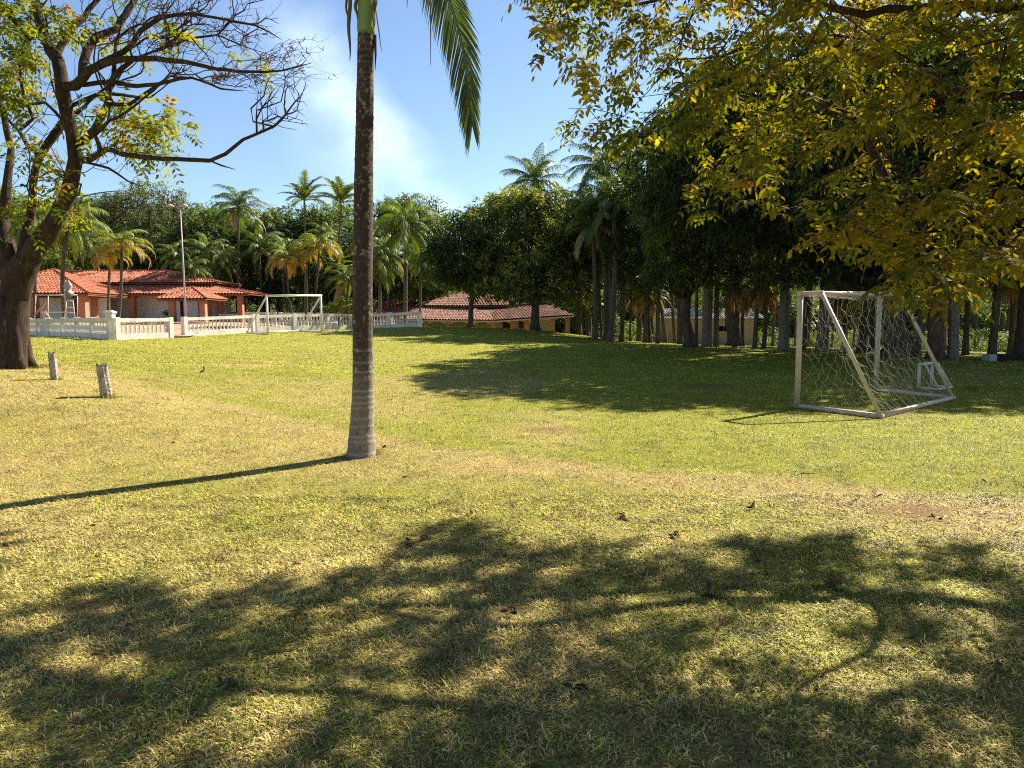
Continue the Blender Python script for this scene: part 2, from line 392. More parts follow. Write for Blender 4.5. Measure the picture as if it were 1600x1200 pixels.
def build_grass():
    a = Acc()
    def hgt(x, y): return ground(x, y) + (fbm(x, y, 2.5) - 0.5) * 0.05 * sstep(-y, -45, -2)
    def field(y0, y1, dens, ln, wd, five):
        area = (y1 - y0) * (1.7 * (y0 + y1) / 2 + 2.2); n = int(area * dens)
        y = rng.uniform(y0 ** 2, y1 ** 2, n) ** 0.5; x = (rng.random(n) * 2 - 1) * (0.85 * y + 1.1)
        clump = fbm(x, y, 0.16)
        keep = (rng.random(n) < 0.35 + 1.3 * sstep(clump, 0.3, 0.65)) & (rng.random(n) > bare(x, y) * 1.2)
        x, y, clump = x[keep], y[keep], clump[keep]; n = len(x); z = hgt(x, y)
        dr = dryness(x, y)
        az = rng.random(n) * 6.283; tilt = R(30) + rng.random(n) ** 0.6 * R(56)
        L = ln * (0.45 + 0.9 * rng.random(n)) * (0.7 + 0.6 * clump)
        d = np.stack([np.cos(az) * np.sin(tilt), np.sin(az) * np.sin(tilt), np.cos(tilt)], -1)
        side = nrm(np.stack([-np.sin(az), np.cos(az), 0.5 * (rng.random(n) - 0.5)], -1)) * (wd * (0.6 + 0.8 * rng.random(n)))[:, None]
        p0 = np.stack([x, y, z - 0.004], -1)
        # colour of each blade
        dead = rng.random(n) < np.clip(dr * 0.95 + 0.10, 0, 0.93)
        g = np.array([0.265, 0.30, 0.020]) * (0.22 + 1.35 * rng.random(n))[:, None] * np.stack([0.75 + 0.6 * rng.random(n), np.ones(n), np.ones(n)], -1)
        s = np.array([0.58, 0.45, 0.18]) * (0.22 + 1.15 * rng.random(n))[:, None]
        c = np.where(dead[:, None], s, g) * np.clip(0.30 + 1.40 * (0.6 * vnoise(x, y, 0.035 + 0.006 * (y0 + y1)) + 0.4 * vnoise(x + 31, y, 0.09 + 0.012 * (y0 + y1))), 0.3, 1.6)[:, None]
        if five:
            d2 = nrm(d + np.array([0, 0, -1.0]) * (0.25 + 0.7 * rng.random(n))[:, None])
            p1 = p0 + d * (L * 0.55)[:, None]; p2 = p1 + d2 * (L * 0.5)[:, None]
            V = np.stack([p0 - side * 0.8, p0 + side * 0.8, p1 + side, p1 - side, p2], 1).reshape(-1, 3)
            o = np.arange(n)[:, None] * 5
            a.add(V, o + np.array([3, 2, 4]), o + np.array([0, 1, 2, 3]), np.repeat(c, 5, 0))
        else:
            p2 = p0 + d * L[:, None]
            V = np.stack([p0 - side, p0 + side, p2], 1).reshape(-1, 3); o = np.arange(n)[:, None] * 3
            a.add(V, o + np.array([0, 1, 2]), None, np.repeat(c, 3, 0))
    field(1.9, 4.2, 17000, 0.042, 0.0023, True)
    field(4.2, 6.5, 9500, 0.042, 0.0029, True)
    field(6.5, 10, 5000, 0.040, 0.0036, False)
    field(10, 17, 2000, 0.040, 0.0058, False)
    field(17, 28, 420, 0.05, 0.012, False); field(28, 50, 110, 0.055, 0.022, False)
    # longer tufts where the mower cannot reach
    for (u, v, rad, n, Lm) in ((565, 712, .19, 900, .085), (86, 595, .09, 260, .09), (167, 621, .11, 300, .09), (21, 576, .5, 1500, .10)):
        c = G(u, v); an = rng.random(n) * 6.283; rr = rad * (0.85 + 0.5 * rng.random(n) ** 2); x = c[0] + rr * np.cos(an); y = c[1] + rad * .6 + rr * np.sin(an) - (0 if rad > .3 else rad * .3)
        p0 = np.stack([x, y, hgt(x, y) - .005], -1); d = nrm(np.stack([np.cos(an) * .5 + rng.normal(0, .4, n), np.sin(an) * .5 + rng.normal(0, .4, n), 1.0 + 0 * an], -1)); sd_ = np.stack([-np.sin(an), np.cos(an), 0 * an], -1) * 0.004
        cc = np.where((rng.random(n) < .55)[:, None], np.array([.5, .38, .16]), np.array([.2, .26, .03])) * rng.uniform(.4, 1.1, (n, 1)); V = np.stack([p0 - sd_, p0 + sd_, p0 + d * (Lm * rng.uniform(.3, 1, n))[:, None]], 1).reshape(-1, 3)
        a.add(V, np.arange(n)[:, None] * 3 + np.array([0, 1, 2]), None, np.repeat(cc, 3, 0))
    single('grass', a, M['grass'], kind='stuff', label='short dry and green grass blades covering the lawn')
build_grass()

# ------------------------------------------------------------------ branching skeletons
def subdiv(pts, rad, step, jit, g):
    """resample a polyline smoothly (Catmull-Rom) with a little wander"""
    pts = np.asarray(pts, float); rad = np.asarray(rad, float)
    P4 = np.concatenate([2 * pts[:1] - pts[1:2], pts, 2 * pts[-1:] - pts[-2:-1]]); out = []; rr = []
    for i in range(len(pts) - 1):
        p0, p1, p2, p3 = P4[i:i + 4]; n = max(1, int(np.linalg.norm(p2 - p1) / step))
        for k in range(n):
            t = k / n
            out.append(0.5 * ((2 * p1) + (-p0 + p2) * t + (2 * p0 - 5 * p1 + 4 * p2 - p3) * t * t + (-p0 + 3 * p1 - 3 * p2 + p3) * t ** 3))
            rr.append(rad[i] * (1 - t) + rad[i + 1] * t)
    out.append(pts[-1]); rr.append(rad[-1]); out = np.array(out); rr = np.array(rr)
    if jit: out[1:-1] += g.normal(0, 1, (len(out) - 2, 3)) * jit * rr[1:-1, None]
    return out, rr
class Skel:
    def __init__(s): s.p = []; s.par = []; s.path = []; s.fix = []
    def limb(s, pts, rad, start=None, step=0.25, jit=0.12, g=rng):
        q, r = subdiv(pts, rad, step, jit, g)
        prev = -1 if start is None else start
        ids = []
        for k in range(len(q)):
            s.p.append(q[k]); s.par.append(prev)
            s.path.append(0 if prev < 0 else s.path[prev] + float(np.linalg.norm(q[k] - s.p[prev])))
            s.fix.append(r[k]); prev = len(s.p) - 1; ids.append(prev)
        return ids
    def near(s, pt):
        return int(np.argmin(np.linalg.norm(np.array(s.p) - pt, axis=1)))
    def grow(s, att, bf=0.25, seg=None, g=rng, sag=0.0, bare=0):
        """attach every attractor to the cheapest node: distance + bf * path length"""
        att = np.asarray(att); n = len(att); node = np.array(s.p); path = np.array(s.path)
        D = np.linalg.norm(att[:, None] - node[None], axis=-1) + bf * path[None]; D[:, :bare] = 1e8
        best = D.argmin(1); cost = D.min(1); alive = np.ones(n, bool); base = len(s.p); tips = [0] * n
        for _ in range(n):
            i = int(np.argmin(np.where(alive, cost, 1e9))); alive[i] = False; b = int(best[i])
            a = s.p[b]; e = att[i]; L = float(np.linalg.norm(e - a)); ns = 1 if not seg else max(1, int(L / seg))
            prev = b
            bend = g.normal(0, 1, 3) * 0.10 * L; bend[2] += sag * L
            for k in range(1, ns + 1):
                t = k / ns; q = a + (e - a) * t + bend * math.sin(math.pi * t) * (1 if ns > 1 else 0)
                s.p.append(q); s.par.append(prev); s.path.append(s.path[prev] + float(np.linalg.norm(q - s.p[prev]))); s.fix.append(None); prev = len(s.p) - 1
                c = np.linalg.norm(att - q, axis=1) + bf * s.path[prev]; m = alive & (c < cost); cost[m] = c[m]; best[m] = prev
            tips[i] = prev
        return tips
    def radii(s, tip=0.004, ex=2.2):
        n = len(s.p); acc = np.zeros(n); kids = [[] for _ in range(n)]
        for i in range(n):
            if s.par[i] >= 0: kids[s.par[i]].append(i)
        for i in range(n - 1, -1, -1):
            if not kids[i]: acc[i] = tip ** ex
            if s.par[i] >= 0: acc[s.par[i]] += acc[i]
        r = acc ** (1 / ex)
        for i in range(n):
            if s.fix[i] is not None: r[i] = s.fix[i]
            elif s.par[i] >= 0: r[i] = min(r[i], r[s.par[i]] * 0.9)
        s.kids = kids; return r
    def mesh(s, acc, r, sides=lambda q: 5):
        P_ = np.array(s.p); done = set()
        for i in range(len(P_)):
            if i in done: continue
            ch = [i]; done.add(i); c = i
            while True:
                k = [q for q in s.kids[c] if q not in done]
                if not k: break
                c = max(k, key=lambda q: r[q]); ch.append(c); done.add(c)
            if s.par[i] >= 0: ch = [s.par[i]] + ch
            if len(ch) < 2: continue
            rr = r[ch].copy()
            if s.par[i] >= 0: rr[0] = min(rr[0], rr[1] * 1.15)
            rr[-1] *= 0.5
            tube(acc, P_[ch], rr, sides(rr.max()), cap=False)
def sides(q): return 12 if q > 0.12 else 8 if q > 0.04 else 5 if q > 0.012 else 3

# ------------------------------------------------------------------ leaves
def frame(d, up):
    """rows: width, length, normal"""
    y = nrm(d); x = nrm(np.cross(y, up)); z = np.cross(x, y); return x, y, z
def put(acc, tv, tt, tq, pos, x, y, z, sc, col):
    """instance a small template at many places"""
    tv = np.asarray(tv, float); n = len(pos); k = len(tv)
    V = pos[:, None] + sc[:, None, None] * (tv[None, :, 0:1] * x[:, None] + tv[None, :, 1:2] * y[:, None] + tv[None, :, 2:3] * z[:, None])
    o = np.arange(n)[:, None, None] * k
    T = (np.asarray(tt)[None] + o).reshape(-1, 3) if tt is not None else None
    Q = (np.asarray(tq)[None] + o).reshape(-1, 4) if tq is not None else None
    acc.add(V.reshape(-1, 3), T, Q, np.repeat(col, k, 0))
LEAF_V = [(0, 0, 0), (-0.19, 0.32, 0.045), (0, 0.36, 0), (0.19, 0.32, 0.045), (-0.17, 0.68, 0.02), (0, 0.7, -0.03), (0.17, 0.68, 0.02), (0, 1.0, -0.1)]
LEAF_T = [(0, 2, 1), (0, 3, 2), (4, 5, 7), (5, 6, 7)]; LEAF_Q = [(1, 2, 5, 4), (2, 3, 6, 5)]
DIA_V = [(0, 0, 0), (-0.2, 0.45, 0.03), (0.2, 0.45, 0.03), (0, 1, -0.06)]; DIA_T = [(0, 2, 1), (1, 2, 3)]
MAN_V = [(0, 0, 0), (-0.14, 0.45, 0.02), (0.14, 0.45, 0.02), (0, 1, -0.16)]
def pinnate(acc, base, dirs, length, nl, leaf, cols, g, good=True, rachis=None):
    """compound leaves: each a drooping rachis with pairs of leaflets and one at the tip"""
    n = len(base); up = np.array([0, 0, 1.0])
    d = nrm(dirs); side = nrm(np.cross(d, up) + 1e-6)
    roll = g.normal(0, 0.5, n); nrml = np.cross(side, d); side = side * np.cos(roll)[:, None] + nrml * np.sin(roll)[:, None]
    tv, tt, tq = (LEAF_V, LEAF_T, LEAF_Q) if good else (DIA_V, DIA_T, None)
    prev = base
    for k in range(nl + 1):
        t = (k + 1) / (nl + 1)
        dd = nrm(d + np.array([0, 0, -1.0]) * (0.15 + 0.75 * t))
        pos = base + (d * t + np.array([0, 0, -0.42]) * t * t) * length[:, None]
        if rachis is not None:
            w = 0.0022; V = np.stack([prev, prev + up * w, pos + up * w, pos], 1).reshape(-1, 3)
            rachis.add(V, None, (np.arange(n)[:, None] * 4 + np.arange(4)), (0.16, 0.10, 0.04))
            prev = pos
        for s in ((-1, 1) if k < nl else (0,)):
            ld = nrm(side * s * 1.0 + dd * (0.55 if s else 1) + np.array([0, 0, -0.30]) * (1 if s else 0.3) + g.normal(0, 0.16, (n, 3)))
            upv = nrm(np.cross(side, dd) + g.normal(0, 0.25, (n, 3)))
            x, y, z = frame(ld, upv)
            c = cols * (0.8 + 0.4 * g.random((n, 1)))
            keep = g.random(n) > 0.05
            put(acc, tv, tt, tq, pos[keep], x[keep], y[keep], z[keep], (leaf * (0.75 + 0.4 * g.random(n)) * (0.8 + 0.3 * math.sin(math.pi * t)))[keep], c[keep])

def poly_in(px, py, poly):
    poly = np.asarray(poly, float); inside = np.zeros(np.shape(px), bool); j = len(poly) - 1
    for i in range(len(poly)):
        xi, yi = poly[i]; xj, yj = poly[j]
        c = ((yi > py) != (yj > py)) & (px < (xj - xi) * (py - yi) / (yj - yi + 1e-12) + xi)
        inside ^= c; j = i
    return inside

# ------------------------------------------------------------------ the near tree at the right, whose shade lies over the foreground
def near_tree():
    g = np.random.default_rng(21)
    VIS = [(850, -400), (842, -20), (838, 60), (832, 92), (905, 110), (925, 150), (868, 178), (880, 215), (935, 235), (1010, 228), (1080, 215), (1092, 262), (1068, 295),
           (1075, 340), (1130, 335), (1180, 300), (1205, 330), (1245, 320), (1260, 355), (1208, 398), (1290, 385), (1340, 400), (1385, 390), (1400, 430), (1312, 462), (1400, 455), (1440, 470), (1480, 505), (1515, 470),
           (1560, 430), (1610, 420), (1800, 440), (2600, 500), (2600, -400)]
    SHW = [(-500, 1005), (-100, 985), (60, 950), (150, 915), (300, 950), (400, 905), (540, 905), (600, 850), (720, 812), (745, 850), (860, 862), (1010, 852), (1060, 880), (1200, 845), (1300, 848), (1330, 905),
           (1390, 870), (1500, 862), (1600, 905), (2200, 880), (2600, 800), (2600, 3500), (-500, 3500)]
    HOLES = [((330, 880), 60, 40), ((1300, 960), 90, 35), ((640, 930), 60, 18), ((860, 900), 50, 16), ((1180, 1010), 90, 40), ((560, 1010), 70, 25), ((380, 1130), 90, 30), ((900, 1130), 80, 30),
             ((1240, 1130), 90, 40), ((1490, 960), 70, 40), ((130, 1060), 90, 25), ((1420, 1060), 80, 35), ((730, 1060), 80, 25), ((1030, 960), 70, 25), ((1370, 910), 50, 20), ((180, 1170), 70, 25)]
    n = 90000
    z = 1.55 + g.random(n) ** 0.75 * 5.1
    y = g.uniform(2.2, 12.5, n); x = g.uniform(-1.0, 13.0, n)
    pts = np.stack([x, y, z], -1)
    # a spreading crown: its underside rises away from the low outer sprays
    u, v = proj(pts)
    inframe = (u > -40) & (u < 1640) & (v > -40) & (v < 1240)
    ok = (~inframe & ((u > 842) | (v < -60))) | (inframe & poly_in(u, v, VIS))
    ok &= ~((v < -40) & (u < 820) & (v > -500))
    h = z / math.tan(SUN_EL); sx = x - SUN_H[0] * h; sy = y - SUN_H[1] * h
    su, sv = proj(np.stack([sx, sy, np.zeros(n)], -1)); sin_ = (su > -60) & (su < 1660) & (sv > 690) & (sv < 1240) & (sy > 0.5)
    ok &= np.where(sin_, poly_in(su, sv, SHW), True)
    ok &= ~((sy > 5.4) & (sy < 14) & (su < 1660) & (su > -200) & (sv < 820))
    def light(q):
        """thinner foliage where the sun gets through to the ground, and over the goal"""
        hh = q[:, 2] / math.tan(SUN_EL); ax = q[:, 0] - SUN_H[0] * hh; ay = q[:, 1] - SUN_H[1] * hh
        a_, b_ = proj(np.stack([ax, ay, 0 * ax], -1)); k_ = np.ones(len(q)); on = (a_ > -60) & (a_ < 1660) & (b_ > 690) & (b_ < 1300) & (ay > 0.5)
        for (hu, hv), ru, rv in HOLES: k_ = np.where(on & (((a_ - hu) / ru) ** 2 + ((b_ - hv) / rv) ** 2 < 1), 0.0, k_)
        k_ = k_ * sstep(0.42 * fbm(ax, ay, 0.62) + 0.58 * vnoise(ax + 5, ay, 0.16), 0.345, 0.41)
        a_, b_ = proj(q); return k_ * np.where((a_ > 1190) & (a_ < 1700) & (b_ > 335), 0.40, 1.0)
    keepp = light(pts)
    low = sstep(-z, -3.4, -1.6)
    ok &= g.random(n) < keepp
    # keep low sprays only close to the visible lower edge, keep the crown a layer, not a block
    ok &= (z > 1.9) & (y + 0.35 * z > 4.4)
    ok &= ~((z < 3.0) & (y > 6.5))
    pts = pts[ok]
    dens = g.random(len(pts)); print('canopy candidates', len(pts)); pts = pts[dens < min(1, 5600 / len(pts))]
    # extra sprays that hang low in front, at arm's reach above
    extra = []
    for (u0, v0, Y0, k, su_, sv_) in ((1255, 372, 4.4, 10, 26, 12), (1330, 375, 4.3, 14, 40, 14), (1420, 425, 3.7, 18, 50, 16), (1500, 440, 3.5, 16, 40, 18), (1370, 455, 3.6, 9, 30, 8), (1470, 478, 3.4, 7, 18, 10), (1580, 412, 3.9, 12, 30, 20),
                                      (1100, 315, 6.6, 12, 22, 16), (1095, 250, 6.8, 8, 25, 14), (905, 205, 8.2, 9, 22, 10), (1230, 330, 5.2, 10, 24, 12), (1480, 380, 4.2, 20, 60, 22), (1560, 340, 4.5, 20, 50, 26), (1400, 330, 4.8, 20, 60, 24)):
        for _ in range(max(3, int(k * .6))): extra.append(P(u0 + g.normal(0, su_), v0 - (16 if v0 > 360 else 0) + g.normal(0, sv_), Y0 + g.normal(0, 0.25)))
    pts = np.concatenate([pts, np.array(extra)])
    base = np.array([9.4, 6.2, gz(9.4, 6.2)])
    S = Skel()
    ids = S.limb([base + (0, 0, -0.1), base + (-0.05, 0.05, 1.2), base + (-0.25, 0.15, 2.6), base + (-0.8, 0.3, 3.9)], [0.38, 0.27, 0.24, 0.21], g=g)
    top = S.p[ids[-1]]
    for path in ([P(1560, 150, 7.2), P(1380, 88, 7.4), P(1260, 60, 7.5), P(1170, 72, 7.7), P(1100, 100, 7.9)], [P(1600, 10, 6.2), P(1350, 20, 6.4), P(1150, -20, 6.8), P(980, 10, 7.4)],
                 [P(1520, 330, 6.0), P(1330, 180, 6.4), P(1230, 150, 6.8), P(1130, 165, 7.4)], [(7.6, 5.2, 5.0), (5.4, 5.0, 5.9), (3.4, 5.6, 6.3), (1.6, 6.4, 6.2)], [(9.0, 4.0, 5.2), (8.0, 2.8, 6.2)], [(10.0, 8.4, 5.4), (10.6, 10.2, 6.4)]):
        pp = [top] + [np.array(q) for q in path]
        S.limb(pp, np.linspace(0.055, 0.014, len(pp)), start=ids[-1], jit=0.5, g=g)
    tips = S.grow(pts, 0.22, seg=0.22, g=g, sag=0.02, bare=len(ids) - 2)
    r = S.radii(0.0035, 2.1)
    t = thing('spreading_tree', 'near broadleaf tree at right with yellow-green compound leaves spreading over the foreground', 'tree', base)
    a = Acc(); S.mesh(a, r, sides); part('trunk', a, M['bark'], t, True)
    a = Acc(); Pn = np.array(S.p); par = np.array(S.par)
    thin = np.where((r < 0.009) & (par >= 0))[0]
    bs, ds = [], []
    for i in tips:
        d = Pn[i] - Pn[par[i]]
        for q in range(5): bs.append(Pn[i]); ds.append(nrm(d) + g.normal(0, 0.7, 3))
    pick = g.choice(thin, min(len(thin), 15000), replace=False)
    for i in pick: bs.append(Pn[i]); ds.append(nrm(Pn[i] - Pn[par[i]]) * 0.6 + g.normal(0, 0.8, 3))
    bs = np.array(bs); ds = nrm(np.array(ds) * np.array([1, 1, 0.55]) + np.array([0, 0, 0.1]))
    # no leaf may hang outside the crown's outline or shade the sunlit lawn
    u, v = proj(bs + ds * 0.18); h = bs[:, 2] / math.tan(SUN_EL)
    su, sv = proj(np.stack([bs[:, 0] - SUN_H[0] * h, bs[:, 1] - SUN_H[1] * h, 0 * h], -1)); sy = bs[:, 1] - SUN_H[1] * h
    bad = (u > 0) & (u < 1600) & (v > 0) & (v < 1200) & ~poly_in(u, v, VIS)
    bad |= (su > 0) & (su < 1600) & (sv > 650) & (sv < 1200) & (sy > 0.5) & ~poly_in(su, sv, SHW) & (bs[:, 1] > 5.0)
    bad |= g.random(len(bs)) > np.maximum(light(bs), np.where(bs[:, 2] < 2.9, 0.6, 0.04))
    bs, ds = bs[~bad], ds[~bad]
    n = len(bs); L = g.uniform(0.20, 0.34, n); hue = fbm(bs[:, 0], bs[:, 1] + bs[:, 2], 0.9) + g.normal(0, 0.10, n)
    gr = np.array([0.085, 0.103, 0.009]); ye = np.array([0.22, 0.18, 0.014]); orr = np.array([0.34, 0.15, 0.025])
    k1 = sstep(hue, 0.35, 0.70)[:, None]; k2 = (g.random(n) < 0.008)[:, None] * 1.0
    c = g.uniform(.7, 1.25, (n, 1)) * (gr * (1 - k1) + ye * k1) * (1 - k2) + orr * k2
    rac = Acc()
    pinnate(a, bs, ds, L * .9, 4, np.full(n, 0.068), c, g, True, rac)
    part('crown', a, M['yellow'], t); part('leaf_stalks', rac, M['straw'], t)
near_tree()

# ------------------------------------------------------------------ the left tree
def left_tree():
    g = np.random.default_rng(5); D = 14.0
    pxm = D / F                                           # metres per pixel there
    def L(S, pts, ws, start=None, dy=0.0, jit=0.22, step=0.22):
        D0 = D if start is None else float(S.p[start][1]); q = [P(u, v, D0 + dy * (i + 1) / len(pts) + g.normal(0, 0.03)) for i, (u, v) in enumerate(pts)]
        if start is not None: q = [np.array(S.p[start])] + q; ws = [ws[0]] + list(ws)
        return S.limb(q, np.array(ws) * pxm / 2 * 0.85, start, step, jit, g)
    S = Skel(); base = P(21, 576, D); base[2] = gz(base[0], base[1])
    tr = L(S, [(21, 590), (21, 566), (22, 530), (23, 490), (25, 452), (30, 425), (40, 405), (50, 390)], [58, 52, 49, 47, 48, 48, 36, 20], jit=0.03, step=0.12)
    tf = tr[-8]; A = L(S, [(48, 402), (78, 360), (98, 322), (112, 285), (118, 250), (113, 210), (103, 170), (97, 135)], [38, 32, 28, 25, 23, 21, 22, 22], tf, -0.6, 0.05)
    A2 = L(S, [(88, 95), (72, 60), (58, 25), (48, -30), (30, -110)], [21, 17, 15, 13, 8], A[-1], 0.6)
    Lf = L(S, [(12, 385), (4, 340), (8, 290), (16, 250), (10, 190), (-15, 120), (-30, 30), (-60, -60)], [28, 20, 15, 12, 11, 10, 8, 6], tf, 1.0)
    B0 = L(S, [(40, 370), (50, 320), (52, 280), (62, 245), (84, 212), (100, 190)], [18, 14, 13, 14, 15, 14], tr[-4], 0.4, 0.08)
    nA = lambda u, v: S.near(P(u, v, D - 0.4))
    L(S, [(140, 212), (158, 186), (168, 160), (170, 135), (188, 108), (210, 92)], [13, 12, 11, 10, 8, 6], nA(118, 240), -0.8)
    C = L(S, [(142, 248), (165, 233), (190, 240), (225, 247), (270, 247), (328, 251)], [11, 9, 8, 8, 7, 6.5], nA(118, 258), -1.6)
    L(S, [(352, 240), (380, 218), (402, 208), (428, 198), (445, 180), (462, 158), (481, 133)], [6, 5, 4.6, 4, 3, 2.2, 1.4], C[-1], -0.3)
    L(S, [(345, 258), (368, 265)], [3, 1.6], C[-1]); L(S, [(395, 190), (392, 170), (412, 150), (417, 130), (424, 118)], [3, 2.6, 2.2, 1.6, 1], S.near(P(402, 208, D - 2.6)))
    L(S, [(170, 263), (184, 272), (200, 283), (222, 292)], [4.5, 4, 3, 1.5], nA(120, 262), -0.5)
    E = L(S, [(118, 135), (138, 112), (160, 100), (195, 92), (245, 92), (290, 98), (340, 108), (390, 113), (440, 110), (488, 98)], [16, 14, 12, 10, 9, 7, 5.5, 4.5, 3, 1.5], A[-1], -2.0)
    Fp = L(S, [(175, 88), (205, 72), (222, 48), (250, 28), (300, 22), (350, 30), (400, 40), (440, 62)], [9, 8, 8, 7, 5, 4, 3, 1.5], S.near(P(150, 105, D - 0.9)), -1.0)
    L(S, [(135, 78), (152, 58), (180, 45), (198, 20), (218, -15), (250, -60)], [14, 12, 12, 11, 9, 6], S.near(P(128, 118, D - 0.8)), 1.2)
    L(S, [(170, 128), (215, 135), (260, 128), (300, 122), (345, 138), (382, 142)], [8, 7, 6, 4, 3, 1.5], S.near(P(110, 150, D - 0.6)), -1.5)
    L(S, [(150, 150), (190, 148), (235, 152), (255, 138)], [7, 6, 4, 2], S.near(P(108, 160, D - 0.6)), 1.0)
    L(S, [(95, 70), (118, 40), (140, 15), (165, -20)], [12, 10, 9, 6], S.near(P(90, 95, D - 0.5)), 1.0)
    L(S, [(45, 60), (20, 30), (-10, 5)], [9, 7, 5], S.near(P(72, 60, D)), -1.0)
    L(S, [(30, 205), (52, 185), (38, 150), (30, 100), (60, 40)], [7, 6, 5, 4, 3], S.near(P(12, 220, D)), -1.2)
    L(S, [(70, 160), (40, 165), (10, 150), (-20, 160)], [6, 5, 4, 3], S.near(P(100, 165, D)), -1.4)
    L(S, [(300, 60), (340, 55), (375, 70), (420, 85)], [4, 3.4, 2.6, 1.2], S.near(P(240, 90, D - 1)), 0.4)
    # twigs
    TW = [(215, 0), (300, -40), (360, -40), (410, 20), (455, 58), (495, 92), (480, 150), (440, 142), (400, 125), (330, 130), (280, 118), (235, 90), (200, 60)]
    pts = []
    while len(pts) < 1250:
        u, v = g.uniform(190, 492), g.uniform(-60, 150)
        if poly_in(np.array(u), np.array(v), TW):
            Y_, sz, tl = D + g.uniform(-2.6, 0.6), g.uniform(7, 17), g.uniform(-0.9, 0.5)
            for _ in range(int(g.integers(8, 22))): a_, b_ = g.normal(0, sz * 1.3), g.normal(0, sz * .55); pts.append(P(u + a_, v + b_ + a_ * tl * .6, Y_ + g.normal(0, .15)))
    nt_ = len(pts)
    for _ in range(90): pts.append(P(g.uniform(392, 484), 0, D - 1.9) * 0 + P(g.uniform(395, 482), g.uniform(120, 205), D - 2.5 + g.normal(0, 0.3)))
    for _ in range(330):
        u, v = g.uniform(-80, 230), g.uniform(-120, 300); pts.append(P(u, v, D + g.uniform(-2.2, 2.2)))
    lc = [(225, 195, 55, 22, 40), (262, 185, 28, 18, 25), (235, 232, 32, 12, 26), (185, 215, 26, 22, 18), (270, 55, 18, 18, 14), (190, 160, 22, 16, 20), (175, 60, 16, 20, 14), (90, 295, 22, 26, 16), (60, 250, 26, 36, 26),
          (30, 120, 36, 50, 60), (90, 40, 50, 36, 50), (130, 180, 26, 30, 20), (395, 95, 34, 8, 8), (110, 330, 12, 16, 8), (35, 330, 20, 25, 16), (20, 30, 30, 40, 40)]
    lp = []
    for (u, v, a_, b_, k) in lc:
        for _ in range(int(k * .62)): lp.append(P(u + g.normal(0, a_ * 0.6), v + g.normal(0, b_ * 0.6), D + g.uniform(-1.4, 1.0)))
    for _ in range(150): lp.append(P(g.uniform(-250, 60), g.uniform(-200, 260), D + g.uniform(-3, 3)))
    for _ in range(130): lp.append(P(g.uniform(-60, 260), g.uniform(-260, -40), D + g.uniform(-3, 3)))
    tips = S.grow(np.array(pts), 0.50, seg=0.16, g=g, sag=-0.05, bare=len(tr) + 6)
    lt = S.grow(np.array(lp), 0.30, seg=0.2, g=g, bare=len(tr) + 4)
    r = S.radii(0.0062, 2.4)
    t = thing('bare_limbed_tree', 'old half-bare tree at left with thick forked trunk and a few yellow-green leaf sprays', 'tree', base)
    a = Acc(); S.mesh(a, r, sides)
    # buttress flutes at the foot
    for k in range(7):
        an = k * 0.9 + 0.3; e = base + np.array([math.cos(an) * 0.40, math.sin(an) * 0.40, -0.06])
        tube(a, [base + np.array([math.cos(an) * 0.19, math.sin(an) * 0.19, 1.4]), base + np.array([math.cos(an) * 0.22, math.sin(an) * 0.22, 0.6]), base + np.array([math.cos(an) * 0.26, math.sin(an) * 0.26, 0.2]), e], [0.07, 0.10, 0.10, 0.07], 8)
    part('trunk', a, M['bark'], t, True)
    Pn = np.array(S.p); par = np.array(S.par); bs, ds = [], []
    for i in lt:
        for q in range(2): bs.append(Pn[i]); ds.append(nrm(Pn[i] - Pn[par[i]]) * 0.7 + g.normal(0, 0.7, 3))
    for i in tips[nt_ + 90:]:
        if g.random() < 0.16:
            for q in range(1): bs.append(Pn[i]); ds.append(nrm(Pn[i] - Pn[par[i]]) + g.normal(0, 0.7, 3))
    bs = np.array(bs); ds = nrm(np.array(ds)); n = len(bs)
    hue = g.random(n)[:, None]; c = np.array([0.065, 0.105, 0.012]) * (1 - hue) + np.array([0.15, 0.155, 0.016]) * hue
    k2 = (g.random(n) < 0.05)[:, None]; c = np.where(k2, np.array([0.30, 0.18, 0.04]), c)
    a = Acc(); pinnate(a, bs, ds, g.uniform(0.32, 0.50, n), 5, np.full(n, 0.135), c, g, False)
    part('crown', a, M['yellow'], t)
    # dry seed clusters among the bare twigs
    a = Acc(); tt = [i for i in tips[:nt_] if g.random() < 0.16]; b = np.repeat(Pn[tt], 3, 0); d = nrm(g.normal(0, 1, b.shape) + np.array([0, 0, 0.5])); x, y, z = frame(d, g.normal(0, 1, b.shape))
    put(a, [(-0.09, 0, 0), (0.09, 0, 0), (0.05, 1, 0.1), (-0.05, 1, 0.1)], None, [(0, 1, 2, 3)], b, x, y, z, np.full(len(b), 0.10), np.tile(np.array([0.11, 0.055, 0.03]), (len(b), 1)))
    part('seed_pods', a, M['straw'], t)['kind'] = 'stuff'
left_tree()

